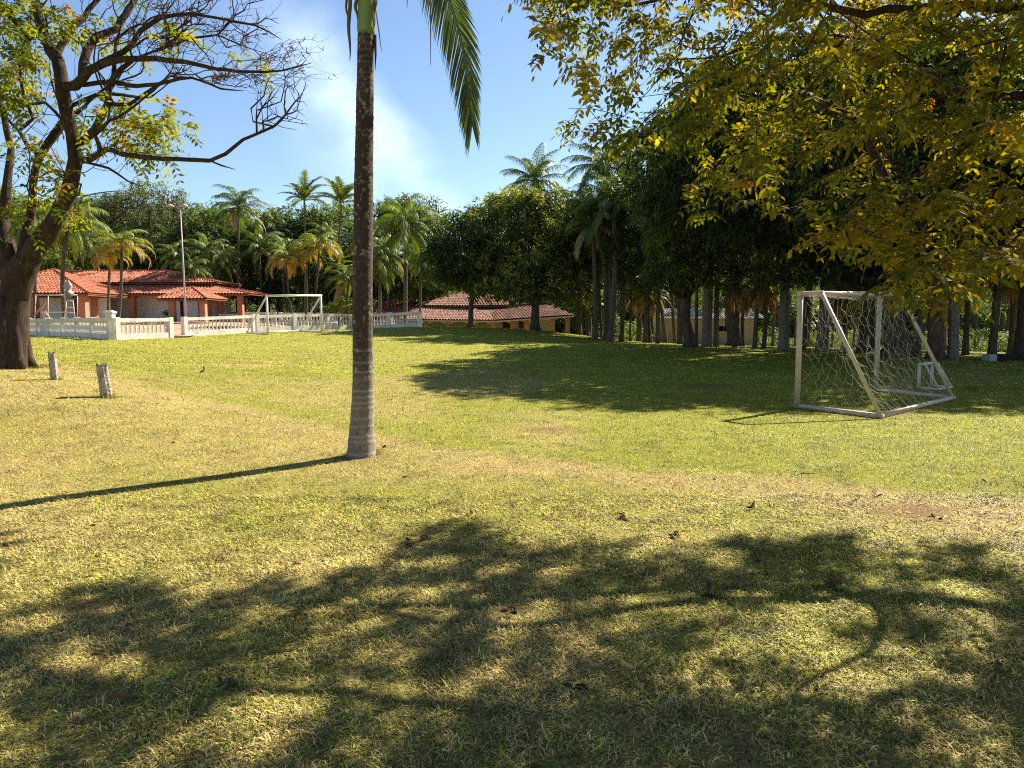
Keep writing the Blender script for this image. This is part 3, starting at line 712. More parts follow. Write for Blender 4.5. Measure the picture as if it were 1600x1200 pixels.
# ------------------------------------------------------------------ palms
def frond(acc, base, az, el, length, droop, nleaf, leaf, hang, width, col, g, rach=None, rw=0.02, fwd=0.6, vee=0.25, seg=2):
    n = 14; s = np.linspace(0, 1, n + 1); e = el - droop * s ** 1.4
    hd = np.array([math.cos(az), math.sin(az), 0.0])
    d = hd[None] * np.cos(e)[:, None] + np.array([0, 0, 1.0]) * np.sin(e)[:, None]
    pts = np.concatenate([[base], base + np.cumsum(d[:-1] * length / n, 0)]); side = np.array([-math.sin(az), math.cos(az), 0.0])
    if rach is not None: tube(rach, pts, np.linspace(rw, rw * 0.2, n + 1), 4, col * 1.3, cap=False)
    t = np.repeat(np.linspace(0.14, 0.995, nleaf), 2); sg = np.tile([-1, 1], nleaf); m = len(t)
    pos = np.stack([np.interp(t, s, pts[:, k]) for k in range(3)], -1); tg = nrm(np.stack([np.interp(t, s, d[:, k]) for k in range(3)], -1))
    up = np.cross(side, tg) * -1; up = np.where((up[:, 2:3] < 0), -up, up)
    ld = side[None] * sg[:, None] + tg * (fwd + 1.4 * t[:, None] ** 3) + up * vee + g.normal(0, 0.10, (m, 3))
    ld = nrm(ld); L = leaf * (0.55 + 0.6 * np.sin(math.pi * np.clip(t * 0.85 + 0.12, 0, 1))) * g.uniform(0.85, 1.1, m)
    down = np.array([0, 0, -1.0]); c = col[None] * g.uniform(0.75, 1.25, (m, 1))
    wv = nrm(np.cross(ld, up + g.normal(0, 0.3, (m, 3)))) * (width * (0.6 + 0.6 * np.sin(math.pi * t)))[:, None]
    p0 = pos; p1 = p0 + nrm(ld + down * hang * 0.35) * (L * 0.5)[:, None]; p2 = p1 + nrm(ld * 0.8 + down * hang) * (L * 0.5)[:, None]
    V = np.stack([p0 - wv * 0.6, p0 + wv * 0.6, p1 + wv, p1 - wv, p2], 1).reshape(-1, 3); o = np.arange(m)[:, None] * 5
    acc.add(V, o + np.array([3, 2, 4]), o + np.array([0, 1, 2, 3]), np.repeat(c, 5, 0))
CROWNS = {}
def crown_proto(kind, seed):
    """palm crown about 1 unit = 1 m, growing from the origin"""
    g = np.random.default_rng(seed); a = Acc(); o = np.zeros(3)
    if kind == 'queen':        # arching plumose fronds that droop all round
        for k in range(26):
            f = k / 26; el = R(85 - 105 * f + g.normal(0, 6)); col = np.array([0.095, 0.13, 0.018]) * g.uniform(0.8, 1.3)
            if f > 0.88: col = np.array([0.25, 0.2, 0.08])
            frond(a, o + (0, 0, -0.3 * f), k * 2.4 + g.normal(0, .2), el, 3.3 * g.uniform(.85, 1.1), R(112 - 40 * f), 62, 0.70, 1.3, 0.019, col, g, a, 0.035)
    if kind == 'weeping':      # heavy curtain of hanging fronds
        for k in range(40):
            f = k / 40; el = R(80 - 120 * f + g.normal(0, 6)); col = np.array([0.13, 0.165, 0.02]) * g.uniform(0.75, 1.35)
            frond(a, o + (0, 0, -0.5 * f), k * 2.4 + g.normal(0, .2), el, 3.4 * g.uniform(.85, 1.15), R(125 - 70 * f), 56, 0.80, 2.6, 0.021, col, g, a, 0.03)
    if kind == 'king':         # stiff upright feathers
        for k in range(15):
            f = k / 15; el = R(86 - 78 * f + g.normal(0, 6)); col = np.array([0.12, 0.15, 0.02]) * g.uniform(0.8, 1.25)
            frond(a, o, k * 2.4 + g.normal(0, .2), el, 2.7 * g.uniform(.85, 1.1), R(55), 44, 0.62, 0.5, 0.03, col, g, a, 0.04, 0.8, 0.55)
    if kind == 'golden':       # areca: arching yellow fronds
        for k in range(22):
            f = k / 22; el = R(85 - 85 * f + g.normal(0, 6)); col = (np.array([0.17, 0.21, 0.025]) * (1 - f ** 1.5) + np.array([0.38, 0.22, 0.03]) * f ** 1.5) * g.uniform(0.85, 1.2)
            frond(a, o, k * 2.4 + g.normal(0, .2), el, 2.2 * g.uniform(.85, 1.1), R(125), 46, 0.52, 1.1, 0.017, col, g, a, 0.03, 0.7, 0.4)
    if kind == 'royal':
        for k in range(24):
            f = k / 24; el = R(80 - 95 * f + g.normal(0, 6)); col = np.array([0.09, 0.125, 0.02]) * g.uniform(0.8, 1.3)
            frond(a, o, k * 2.4 + g.normal(0, .2), el, 3.2 * g.uniform(.85, 1.1), R(75), 60, 0.80, 1.2, 0.021, col, g, a, 0.045)
    return a.mesh('crown_' + kind)
for k in ('queen', 'weeping', 'king', 'golden', 'royal'):
    CROWNS[k] = [crown_proto(k, s) for s in (1, 2)]
    for m_ in CROWNS[k]: m_.materials.append(M['palm'])
SKIRT = Acc()
_g = np.random.default_rng(9)
for k in range(26):
    frond(SKIRT, np.array([math.cos(k) * 0.12, math.sin(k) * 0.12, -0.2 - 0.02 * k]), k * 2.4, R(-35 + _g.normal(0, 8)), 1.9 * _g.uniform(.7, 1.2), R(55), 20, 0.45, 3.0, 0.02,
          np.array([0.30, 0.19, 0.10]) * _g.uniform(.7, 1.2), _g, SKIRT, 0.02)
SKIRT = SKIRT.mesh('dead_frond_skirt'); SKIRT.materials.append(M['straw'])
_pr = np.random.default_rng(77); PC = [0]
def palm(label, base, top, r0, r1, kind, cr, group=None, skirt=0, pale=False, shaft=False, bulge=0.0, name='palm_tree'):
    base = np.asarray(base, float); top = np.asarray(top, float); PC[0] += 1
    t = thing(name, label, 'palm', base, group)
    n = 16; s = np.linspace(0, 1, n)[:, None]; bend = np.array([_pr.normal(0, 0.12), _pr.normal(0, 0.12), 0])
    pts = (base + (0, 0, -0.08)) * (1 - s) + top * s + bend * np.sin(math.pi * s)
    rr = r0 * (1 - s[:, 0]) + r1 * s[:, 0] + bulge * np.exp(-((s[:, 0] - 0.25) / 0.2) ** 2); rr[0] *= 1.35; rr[1] *= 1.1
    pp, r_ = subdiv(pts, rr, 0.16, 0, _pr); r_ = r_ * (1 + 0.05 * (np.arange(len(r_)) % 2))
    a = Acc(); tube(a, pp, r_, 9); part('trunk', a, M['ptrunk_pale' if pale else 'ptrunk'], t, False)
    if shaft:
        a = Acc(); tube(a, [top - (0, 0, 0.05), top + (0, 0, 0.25), top + (0, 0, 0.8), top + (0, 0, 1.15)], [r1 * 1.1, r1 * 1.45, r1 * 1.1, r1 * 0.5], 9, (0.13, 0.17, 0.05)); part('crownshaft', a, M['palm'], t, True)
        top = top + (0, 0, 0.9)
    if cr > 0:
        o = bpy.data.objects.new('crown', CROWNS[kind][PC[0] % 2]); COL.objects.link(o); o.parent = t; o.location = tuple(top - base)
        o.rotation_euler = (0, 0, _pr.uniform(0, 6.28)); o.scale = (cr, cr, cr * _pr.uniform(.92, 1.08))
    if skirt:
        o = bpy.data.objects.new('dead_frond', SKIRT); COL.objects.link(o); o.parent = t; o.location = tuple(top - base - np.array([0, 0, 0.1])); o.scale = (skirt,) * 3; o.rotation_euler = (0, 0, _pr.uniform(0, 6.28))
    return t

def main_palm():
    g = np.random.default_rng(31); D = 8.45; base = P(565, 712, D); base[2] = gz(base[0], base[1])
    t = thing('palm_tree', 'tall slender palm with lichen-spotted trunk standing alone mid-lawn, shadow running left', 'palm', base)
    keys = [(564, 718, 56), (564.5, 706, 45), (565, 675, 38.5), (566.5, 640, 35), (567, 590, 31.5), (566.5, 500, 30.5), (567, 400, 30), (568, 300, 29), (569.5, 200, 26.5), (571, 110, 25), (572, 52, 24.5)]
    pts = np.array([P(u, v, D) for u, v, w in keys]); pts[0, 2] = base[2] - 0.05; rad = np.array([w for _, _, w in keys]) * D / F / 2
    pp, rr = subdiv(pts, rad, 0.018, 0, g)
    k = 28; th = np.arange(k) * 2 * math.pi / k; z = pp[:, 2]
    ring = np.zeros(len(pp)); zs = []; zz = base[2] + 0.05
    while zz < z[-1]:
        zs.append(zz); zz += (0.10 if zz < base[2] + 1.6 else 0.055 if zz > base[2] + 3.6 else 0.075) * g.uniform(.6, 1.45)
    for q in zs: ring += np.exp(-((z - q) / 0.010) ** 2)
    a = Acc()
    rough = np.array([[fbm(math.cos(x) * 0.5 + 3, zc + math.sin(x) * 0.5, 0.07) for x in th] for zc in z]) - 0.5
    rads = rr[:, None] * (1 + 0.035 * ring[:, None] + 0.07 * rough)
    V = pp[:, None] + np.stack([rads * np.cos(th), rads * np.sin(th), 0 * rads], -1)
    n = len(pp); i = np.arange(n - 1)[:, None] * k; j = np.arange(k)[None]; j2 = (j + 1) % k
    Q = np.stack([i + j, i + j2, i + k + j2, i + k + j], -1).reshape(-1, 4)
    zl = (z - base[2])[:, None] + 0 * rads
    grey = np.clip(1 - sstep(zl + (rough) * 0.5, 0.35, 1.5), 0, 1)[..., None]
    c = np.array([0.058, 0.034, 0.022]) * (1 - grey) + np.array([0.25, 0.205, 0.165]) * grey
    c = c * (1 + 0.9 * rough[..., None]); rg = np.clip(ring, 0, 1)[:, None, None]; low = sstep(-zl, -1.7, -0.9)[..., None]
    c = c * (1 - rg * 0.75 * low) + np.array([0.44, 0.40, 0.34]) * rg * 0.75 * low
    hi = sstep(zl, 3.9, 4.5)[..., None]; c = c * (1 - rg * 0.4 * hi) + np.array([0.30, 0.22, 0.15]) * rg * 0.4 * hi
    a.add(V.reshape(-1, 3), None, Q, c.reshape(-1, 3))
    m, tr, b = principled('lone_palm_trunk'); cc = attr(tr); n1 = noise(tr, 60, 6, 0.7); n2 = noise(tr, 17, 4, 0.55); n3 = noise(tr, 5, 3)
    cc = mixc(tr, ramp(tr, n1, [(0.35, (0.75, 0.75, 0.75)), (0.62, (0, 0, 0))]), cc, mixc(tr, 1.0, cc, (0.32, 0.28, 0.26), 'MULTIPLY'))
    sp = mixc(tr, ramp(tr, n3, [(0.4, (0, 0, 0)), (0.6, (1, 1, 1))]), (0, 0, 0), ramp(tr, n2, [(0.55, (0, 0, 0)), (0.61, (1, 1, 1))]))
    cc = mixc(tr, sp, cc, (0.24, 0.20, 0.15)); tr.links.new(cc, b.inputs['Base Color']); b.inputs['Roughness'].default_value = 0.95; bump(tr, b, n1, 0.9, 0.012)
    part('trunk', a, m, t, True)
    top = pts[-1]; a = Acc()
    tube(a, [top - (0, 0, 0.04), top + (0.0, 0, 0.06), top + (0.01, 0, 0.3), top + (0.01, 0, 0.75), top + (0.0, 0, 1.1)], np.array([24, 27, 26, 21, 14]) * D / F / 2, 20, (0.20, 0.27, 0.10))
    part('crownshaft', a, M['palm'], t, True)
    hub = top + np.array([0, 0, 0.95]); dark = np.array([0.085, 0.115, 0.035])
    # the frond that hangs into view: its midrib followed in space
    def hanging(pts, leaf, nleaf, col, w, spread, vlen):
        a = Acc(); q, r_ = subdiv(pts, np.linspace(0.024, 0.005, len(pts)), 0.05, 0, g); tube(a, q, r_, 6, col * 2.0)
        s = np.linspace(0, 1, len(q)); tgv = nrm(np.gradient(q, axis=0)); tt = np.repeat(np.linspace(0.16, 0.995, nleaf), 2); sg = np.tile([-1.0, 1.0], nleaf); m_ = len(tt)
        pos = np.stack([np.interp(tt, s, q[:, k]) for k in range(3)], -1); tg = nrm(np.stack([np.interp(tt, s, tgv[:, k]) for k in range(3)], -1))
        sd_ = nrm(np.cross(tg, np.array([0.1, -1.0, 0.0])))
        ang = spread * (1 - 0.62 * tt ** 2)
        ld = nrm(tg + sd_ * (sg * ang)[:, None] + np.array([0, -0.12, -0.25]) + g.normal(0, 0.03, (m_, 3)))
        L = leaf * (0.55 + 0.5 * np.sin(math.pi * np.clip(tt * 0.8 + 0.15, 0, 1))) * np.where(sg > 0, 1.0, vlen)
        wv = nrm(np.cross(ld, np.array([0.1, 1, 0.3]) + g.normal(0, 0.35, (m_, 3)))) * w
        c_ = col[None] * g.uniform(0.7, 1.3, (m_, 1)); p0 = pos; rows = []
        cur = p0; dcur = ld; pr = [(p0, 0.5)]
        for q_ in range(3):
            cur = cur + dcur * (L / 3)[:, None]; dcur = nrm(dcur + np.array([0, 0, -0.16])); pr.append((cur, (1.0, 0.85, 0.05)[q_]))
        V = np.stack([x for c0, f in pr for x in (c0 - wv * f, c0 + wv * f)], 1).reshape(-1, 3); o = np.arange(m_)[:, None] * 8
        Q = np.concatenate([o + np.array([2 * i, 2 * i + 1, 2 * i + 3, 2 * i + 2]) for i in range(3)])
        a.add(V, None, Q, np.repeat(c_, 8, 0)); part('frond', a, M['palm'], t)
    hanging([hub, P(610, -150, 8.3), P(655, -110, 8.1), P(692, -25, 8.0), P(716, 45, 8.0), P(727, 100, 8.0), P(734, 155, 8.0), P(738, 196, 8.0)], 0.62, 96, dark * 0.85, 0.0105, 0.80, 0.80)
    for k in range(11):
        az = k * 2.4 + 0.9; el = R(82 - 62 * k / 11)
        if abs(math.cos(az)) > 0.35 and math.sin(az) < 0.3 and k > 8: el += R(25)
        a = Acc(); frond(a, hub + (0, 0, 0.1), az, el, 2.9, R(85), 60, 0.6, 1.0, 0.011, dark * g.uniform(.8, 1.3), g, a, 0.03)
        part('frond', a, M['palm'], t)
    # a frond reaching left whose tip dips into the top of the picture, and loose dead strips
    a = Acc(); q = P(215, -30, 9.0); tube(a, [hub, P(480, -330, 8.7), P(330, -220, 8.9), P(240, -60, 9.0), P(205, -8, 9.0)], [0.03, 0.025, 0.018, 0.01, 0.005], 5, dark * 2)
    n_ = 46; s_ = np.linspace(0.2, 1, n_); pth, _ = subdiv([hub, P(480, -330, 8.7), P(330, -220, 8.9), P(240, -60, 9.0), P(205, -8, 9.0)], np.ones(5), 0.05, 0, g)
    bp = pth[(s_ * (len(pth) - 1)).astype(int)]; bp = np.repeat(bp, 2, 0); dr_ = nrm(np.stack([np.tile([-.6, .6], n_) - 0.3, g.normal(0, .2, 2 * n_), -1 + 0 * bp[:, 0]], -1))
    x, y, z_ = frame(dr_, np.array([0, -1.0, 0])); put(a, [(-0.02, 0, 0), (0.02, 0, 0), (0.012, .6, 0), (-0.012, .6, 0), (0, 1, 0)], [(3, 2, 4)], [(0, 1, 2, 3)], bp, x, y, z_, np.full(2 * n_, 0.42), np.tile(dark, (2 * n_, 1)))
    part('frond', a, M['palm'], t)
    a = Acc()
    for (u0, v0, u1, v1, w) in ((546, -20, 546, 96, 0.022), (541, -20, 543, 40, 0.014), (556, -10, 557, 30, 0.02), (585, -10, 583, 45, 0.03)):
        s = np.linspace(0, 1, 9)[:, None]; q = P(u0, v0, 8.35) * (1 - s) + P(u1, v1, 8.35) * s; q[:, 0] += 0.01 * np.sin(s[:, 0] * 9)
        a = Acc(); tube(a, q, w * np.sin(np.linspace(0.9, 3.0, 9)), 4, (0.17, 0.13, 0.07)); part('dead_strip', a, M['straw'], t)
    for (u0, v0, u1, v1) in ((672, -40, 673, 102), (587, 15, 596, 80), (636, -30, 636, 12)):
        a = Acc(); tube(a, [P(u0, v0, 8.2), P((u0 + u1) / 2 + 0.4, (v0 + v1) / 2, 8.2), P(u1, v1, 8.2)], [0.006, 0.007, 0.003], 4, (0.10, 0.09, 0.05)); part('hanging_fibre', a, M['straw'], t)
    a = Acc(); tube(a, [top + (0.1, 0, -0.02), top + (0.11, -0.02, -0.25), top + (0.1, -0.02, -0.42)], [0.02, 0.012, 0.003], 5, (0.06, 0.04, 0.03))
    part('dead_strip', a, M['straw'], t)
main_palm()

# ------------------------------------------------------------------ goals
WHITE = (0.60, 0.51, 0.40)
def goal_frame(t, A, B, C, D_, h, top, r, WHITE=WHITE):
    """A,B feet of the two posts; C,D_ back ends of the ground frame beside A,B; top: length of the short arms on top"""
    A, B, C, D_ = [np.asarray(q, float) for q in (A, B, C, D_)]; up = np.array([0, 0, 1.0])
    for X in (A, B):
        a = Acc(); tube(a, [X - up * 0.03, X + up * (h - r * 0.3)], r, 12, WHITE); part('post', a, M['painted'], t, True)
    a = Acc(); e = nrm(B - A) * r; tube(a, [A + up * h - e, B + up * h + e], r * 1.02, 12, WHITE); part('crossbar', a, M['painted'], t, True)
    arms = []
    for X, Y_ in ((A, C), (B, D_)):
        d = nrm(Y_ - X); d[2] = 0; q = X + up * h + d * top
        if top > 0.05: a = Acc(); tube(a, [X + up * h + d * r, q + d * r * 0.6], r * 0.8, 10, WHITE); part('top_arm', a, M['painted'], t, True)
        a = Acc(); tube(a, [q, Y_ + up * r], r * 0.72, 10, WHITE); part('stay', a, M['painted'], t, True); arms.append(q)
        a = Acc(); tube(a, [X + up * r * 0.6 + d * r, Y_ + up * r * 0.6 + d * r], r * 0.85, 10, WHITE); part('ground_bar', a, M['painted'], t, True)
    a = Acc(); tube(a, [C + up * r * 0.7, D_ + up * r * 0.7], r * 0.86, 10, WHITE); part('back_bar', a, M['painted'], t, True)
    return arms
def big_goal():
    A, B, C, D_ = P(1245, 637, 13.3), P(1368, 610, 15.6), P(1375, 652, 12.0), P(1488, 622, 14.4)
    for q in (A, B, C, D_): q[2] = gz(q[0], q[1])
    t = thing('football_goal', 'large white tubular football goal with sagging torn net, near right', 'football goal', A)
    up = np.array([0, 0, 1.0]); h = 2.13
    arms = goal_frame(t, A, B, C, D_, h, 0.42, 0.052)
    g = np.random.default_rng(4); a = Acc(); col = (0.52, 0.46, 0.38)
    def panel(f, nu, nv, jit, drop=0.06):
        gr = np.zeros((nu + 1, nv + 1, 3))
        for i in range(nu + 1):
            for j in range(nv + 1):
                gr[i, j] = f((i + (0.5 if j % 2 else 0) * (0 < i < nu)) / nu if i < nu else 1.0, j / nv)
        gr[1:-1, 1:-1] += g.normal(0, jit, gr[1:-1, 1:-1].shape)
        def thread(p, q):
            if g.random() < drop: return
            m = (p + q) / 2 + np.array([g.normal(0, .012), g.normal(0, .012), -0.018 - 0.02 * g.random()])
            tube(a, [p, m, q], 0.0026, 3, col, cap=False)
        for i in range(nu):
            for j in range(nv):
                thread(gr[i, j], gr[i, j + 1])
                if j % 2: thread(gr[i, j], gr[min(i + 1, nu), j + 1])
                elif i: thread(gr[i, j], gr[i - 1, j + 1])
    qa, qb = arms; ce = (A + B + C + D_) / 4
    def back(u, v):
        p = (qa * (1 - u) + qb * u) * (1 - v) + (C * (1 - u) + D_ * u + up * 0.05) * v
        inn = nrm((A + B) / 2 - (C + D_) / 2)
        return p + inn * 0.33 * math.sin(math.pi * v) ** 0.8 * (0.45 + 0.55 * math.sin(math.pi * u)) - up * 0.10 * math.sin(math.pi * u) * (1 - v)
    panel(back, 18, 14, 0.035, 0.10)
    def side(X, q, Y_, s):
        def f(u, v):
            top_ = (X + up * h) * (1 - u) + q * u; bot = X * (1 - u) + Y_ * u + up * 0.06
            p = top_ * (1 - v) + bot * v
            return p + nrm(B - A) * s * 0.20 * math.sin(math.pi * v) * math.sin(math.pi * u) - up * 0.05 * math.sin(math.pi * u) * (1 - v)
        return f
    panel(side(A, qa, C, 1), 7, 14, 0.025, 0.16); panel(side(B, qb, D_, -1), 7, 14, 0.025, 0.14)
    def roof(u, v): return (A + up * h) * (1 - u) * (1 - v) + (B + up * h) * u * (1 - v) + (qa * (1 - u) + qb * u) * v - up * (0.02 + 0.10 * math.sin(math.pi * u) * v)
    panel(roof, 18, 4, 0.015); part('net', a, M['plain'], t)
    # straw caught along the ground frame
    a = Acc()
    for X, Y_ in ((A, C), (C, D_)):
        n = 900; s = g.random(n)[:, None]; p = X * (1 - s) + Y_ * s + g.normal(0, 0.07, (n, 3)) * np.array([1, 1, 0]); p[:, 2] = ground(p[:, 0], p[:, 1]) + 0.01
        d = nrm(np.stack([g.normal(0, 1, n), g.normal(0, 1, n), 0.15 + 0.5 * g.random(n)], -1)); x, y, z = frame(d, np.array([0, 0, 1.0]))
        put(a, [(-0.05, 0, 0), (0.05, 0, 0), (0, 1, 0)], [(0, 1, 2)], None, p, x, y, z, g.uniform(0.03, 0.08, n), np.tile(np.array([0.5, 0.38, 0.2]), (n, 1)) * g.uniform(0.6, 1.2, (n, 1)))
    single('dry_straw', a, M['straw'], kind='stuff', label='dry straw gathered along the goal frame')
    A, B, C, D_ = P(1435, 607, 16.2), P(1461, 606, 16.2), P(1462, 608, 15.5), P(1488, 603, 16.0)
    A = G(1435, 607); d1 = nrm(np.array([2.7, 2.3, 0])); d2 = nrm(np.array([0.95, -1.05, 0])); B = A + d1 * 0.78; C = A + d2 * 0.42; D_ = B + d2 * 0.42
    for q in (A, B, C, D_): q[2] = gz(q[0], q[1])
    t = thing('training_goal', 'tiny white practice goal standing behind the large netted goal', 'training goal', A)
    goal_frame(t, A, B, C, D_, 0.55, 0.12, 0.034, (0.72, 0.66, 0.56))
    A, B = G(418.5, 523.0), G(502.5, 519.5); nn = nrm(np.array([-(B - A)[1], (B - A)[0], 0])); C, D_ = A + nn * 1.5 + (-0.5, 0, 0), B + nn * 1.5 + (-0.5, 0, 0)
    for q in (A, B, C, D_): q[2] = gz(q[0], q[1])
    t = thing('football_goal', 'distant white football goal without net before the long balustrade', 'football goal', A)
    goal_frame(t, A, B, C, D_, 2.15, 0.0, 0.06, (0.80, 0.77, 0.70))
    A = G(503.5, 519.5) + np.array([0.12, 0.05, 0]); B = A + np.array([0.72, 0.1, 0]); C, D_ = A + nn * 0.5, B + nn * 0.5
    for q in (A, B, C, D_): q[2] = gz(q[0], q[1])
    t = thing('training_goal', 'tiny white practice goal beside the distant large goal', 'training goal', A)
    goal_frame(t, A, B, C, D_, 0.55, 0.0, 0.035, (0.80, 0.77, 0.70))
big_goal()

# ------------------------------------------------------------------ timber stumps
def stump(u, v, top_v, w, lean, lab, seed):
    b = G(u, v); g = np.random.default_rng(seed); Y = b[1]; h = (v - top_v) / F * Y; r = w / F * Y / 2
    t = thing('wooden_post', lab, 'post', b, 'weathered posts stuck in the bank')
    a = Acc(); k = 22; zs = np.linspace(-0.05, h, 26); V = []
    ph = g.random(8) * 6.28
    for z in zs:
        for j in range(k):
            th = j * 2 * math.pi / k; rr = r * (1 + 0.07 * math.sin(3 * th + ph[0]) + 0.05 * math.sin(7 * th + ph[1] + z * 2) + 0.03 * g.normal()) * (1.05 - 0.06 * z / h)
            zz = z if z < h else h + 0.02 * math.sin(2 * th + ph[2]) + 0.012 * g.normal()
            V.append(b + np.array([rr * math.cos(th) + lean * z, rr * math.sin(th), zz]))
    n = len(zs); i = np.arange(n - 1)[:, None] * k; j = np.arange(k)[None]; j2 = (j + 1) % k
    Q = np.stack([i + j, i + j2, i + k + j2, i + k + j], -1).reshape(-1, 4)
    V.append(b + np.array([lean * h, 0, h - 0.012])); T = [((n - 1) * k + q, (n - 1) * k + (q + 1) % k, n * k) for q in range(k)]
    c = np.array([0.42, 0.36, 0.28]); CC = np.tile(c, (len(V), 1)); CC[-k - 1:] = (0.10, 0.075, 0.055); CC[:-k - 1] *= g.uniform(0.65, 1.15, (len(V) - k - 1, 1))
    a.add(V, T, Q, CC)
    m, tr, bs = principled('split_wood'); cc = attr(tr); tc = tr.nodes.new('ShaderNodeTexCoord'); mp = tr.nodes.new('ShaderNodeMapping'); tr.links.new(tc.outputs['Object'], mp.inputs[0]); mp.inputs['Scale'].default_value = (1, 1, 0.07)
    n1 = noise(tr, 42, 6, 0.7, vec=mp.outputs[0]); n2 = noise(tr, 6, 4)
    cc = mixc(tr, ramp(tr, n1, [(0.36, (1, 1, 1)), (0.5, (0, 0, 0))]), cc, (0.05, 0.035, 0.025)); cc = mixc(tr, ramp(tr, n2, [(0.45, (0, 0, 0)), (0.65, (.7, .7, .7))]), cc, (0.13, 0.09, 0.06))
    tr.links.new(cc, bs.inputs['Base Color']); bs.inputs['Roughness'].default_value = 0.95; bump(tr, bs, n1, 0.8, 0.012)
    part('shaft', a, m, t)
stump(86, 595, 551, 10.5, -0.05, 'shorter grey timber post stuck in the bank near the big trunk', 1)
stump(167, 621, 571, 16, -0.12, 'leaning split timber post, the nearer one on the bank', 2)

# ------------------------------------------------------------------ balustrades
_b = Acc(); _prof = [(0.055, 0), (0.055, 0.04), (0.035, 0.06), (0.045, 0.10), (0.062, 0.16), (0.060, 0.22), (0.035, 0.34), (0.027, 0.42), (0.040, 0.45), (0.052, 0.47), (0.052, 0.50)]
_k = 8; _V = [(r * math.cos(j * 6.2832 / _k), r * math.sin(j * 6.2832 / _k), z) for r, z in _prof for j in range(_k)]
_i = np.arange(len(_prof) - 1)[:, None] * _k; _j = np.arange(_k)[None]; _j2 = (_j + 1) % _k
_b.add(_V, None, np.stack([_i + _j, _i + _j2, _i + _k + _j2, _i + _k + _j], -1).reshape(-1, 4)); BAL = _b.mesh('baluster', smooth=True); BAL.materials.append(M['balus'])
def balustrade(pts, lab, H=1.0, posts=3.0, step=0.235, mat=None, caps=(), follow=True):
    mat = mat or M['balus']; pts = [np.asarray(p, float) for p in pts]; t = thing('balustrade', lab, 'balustrade', pts[0])
    sc = (H - 0.44) / 0.5; pn = 0; zt = (lambda w_: gz(w_[0], w_[1])) if follow else (lambda w_: pts[0][2])
    for s in range(len(pts) - 1):
        a0, b0 = pts[s], pts[s + 1]; L = np.linalg.norm((b0 - a0)[:2]); n = max(1, round(L / posts)); d = (b0 - a0) / n
        for i in range(n):
            p, q = a0 + d * i, a0 + d * (i + 1); p[2], q[2] = zt(p), zt(q); Ls = L / n; u = nrm((q - p)[:2]); ex = u * 0.12
            a, a2 = Acc(), Acc(); nn = 5; e0, e1 = p[:2] + ex, q[:2] - ex; fs = [e0 + (e1 - e0) * j / nn for j in range(nn + 1)]; zs = [zt(f) for f in fs]
            for j in range(nn):
                beam(a, fs[j], fs[j + 1], 0.20, zs[j] - 0.35, zs[j] + 0.28, zb=zs[j + 1] - 0.35); beam(a2, fs[j], fs[j + 1], 0.24, zs[j] + H - 0.16, zs[j] + H, zb=zs[j + 1] + H - 0.16)
            part('plinth', a, mat, t); part('top_rail', a2, mat, t)
            m = max(1, int((Ls - 0.34) / step))
            for k in range(m):
                f = (0.17 + (Ls - 0.34) * (k + 0.5) / m) / Ls; c = p + (q - p) * f; c[2] = zt(c)
                if pn < 100:
                    o = bpy.data.objects.new('baluster', BAL); COL.objects.link(o); o.parent = t; pn += 1
                    o.location = tuple(c + np.array([0, 0, 0.28]) - pts[0]); o.scale = (1, 1, sc)
        for i in range(n + (1 if s == len(pts) - 2 else 0)):
            p = a0 + d * i; p[2] = zt(p); a = Acc(); u = nrm((b0 - a0)[:2]); hh = H + 0.04
            beam(a, p[:2] - u * 0.12, p[:2] + u * 0.12, 0.27, p[2] - 0.35, p[2] + hh); bevel(part('pillar', a, mat, t), 0.012)
    for c in caps:
        a = Acc(); p = pts[c]; box(a, p + (-.16, -.16, 1.0), p + (.16, .16, 1.22)); box(a, p + (-.21, -.21, 1.22), p + (.21, .21, 1.31)); box(a, p + (-.13, -.13, 1.31), p + (.13, .13, 1.36)); bevel(part('pillar_cap', a, mat, t), 0.01)
    return t
def gp(u, v, Y):
    p = P(u, v, Y); p[2] = gz(p[0], p[1]); return p
K1, K2, K3, K4, K5, K6, K7 = gp(30, 522, 47), gp(174, 531, 33), gp(266, 528, 36), gp(289, 526, 37.5), gp(395, 519, 41.5), gp(560, 513, 48), gp(656, 511, 46)
balustrade([K1, K2], 'grey balustrade running back behind the big left trunk', caps=(1,))
balustrade([K2 + nrm(K3 - K2) * 0.28, K3], 'short balustrade section between corner pillar and path opening', posts=4.0)
balustrade([K4, K5], 'long white balustrade starting right of the path opening', posts=3.4)
balustrade([K5 + nrm(K6 - K5) * 0.28, K6], 'white balustrade behind the distant goal', posts=3.1)
balustrade([K6 + nrm(K7 - K6) * 0.28, K7], 'shaded end of the balustrade right of the lone palm', posts=2.6)

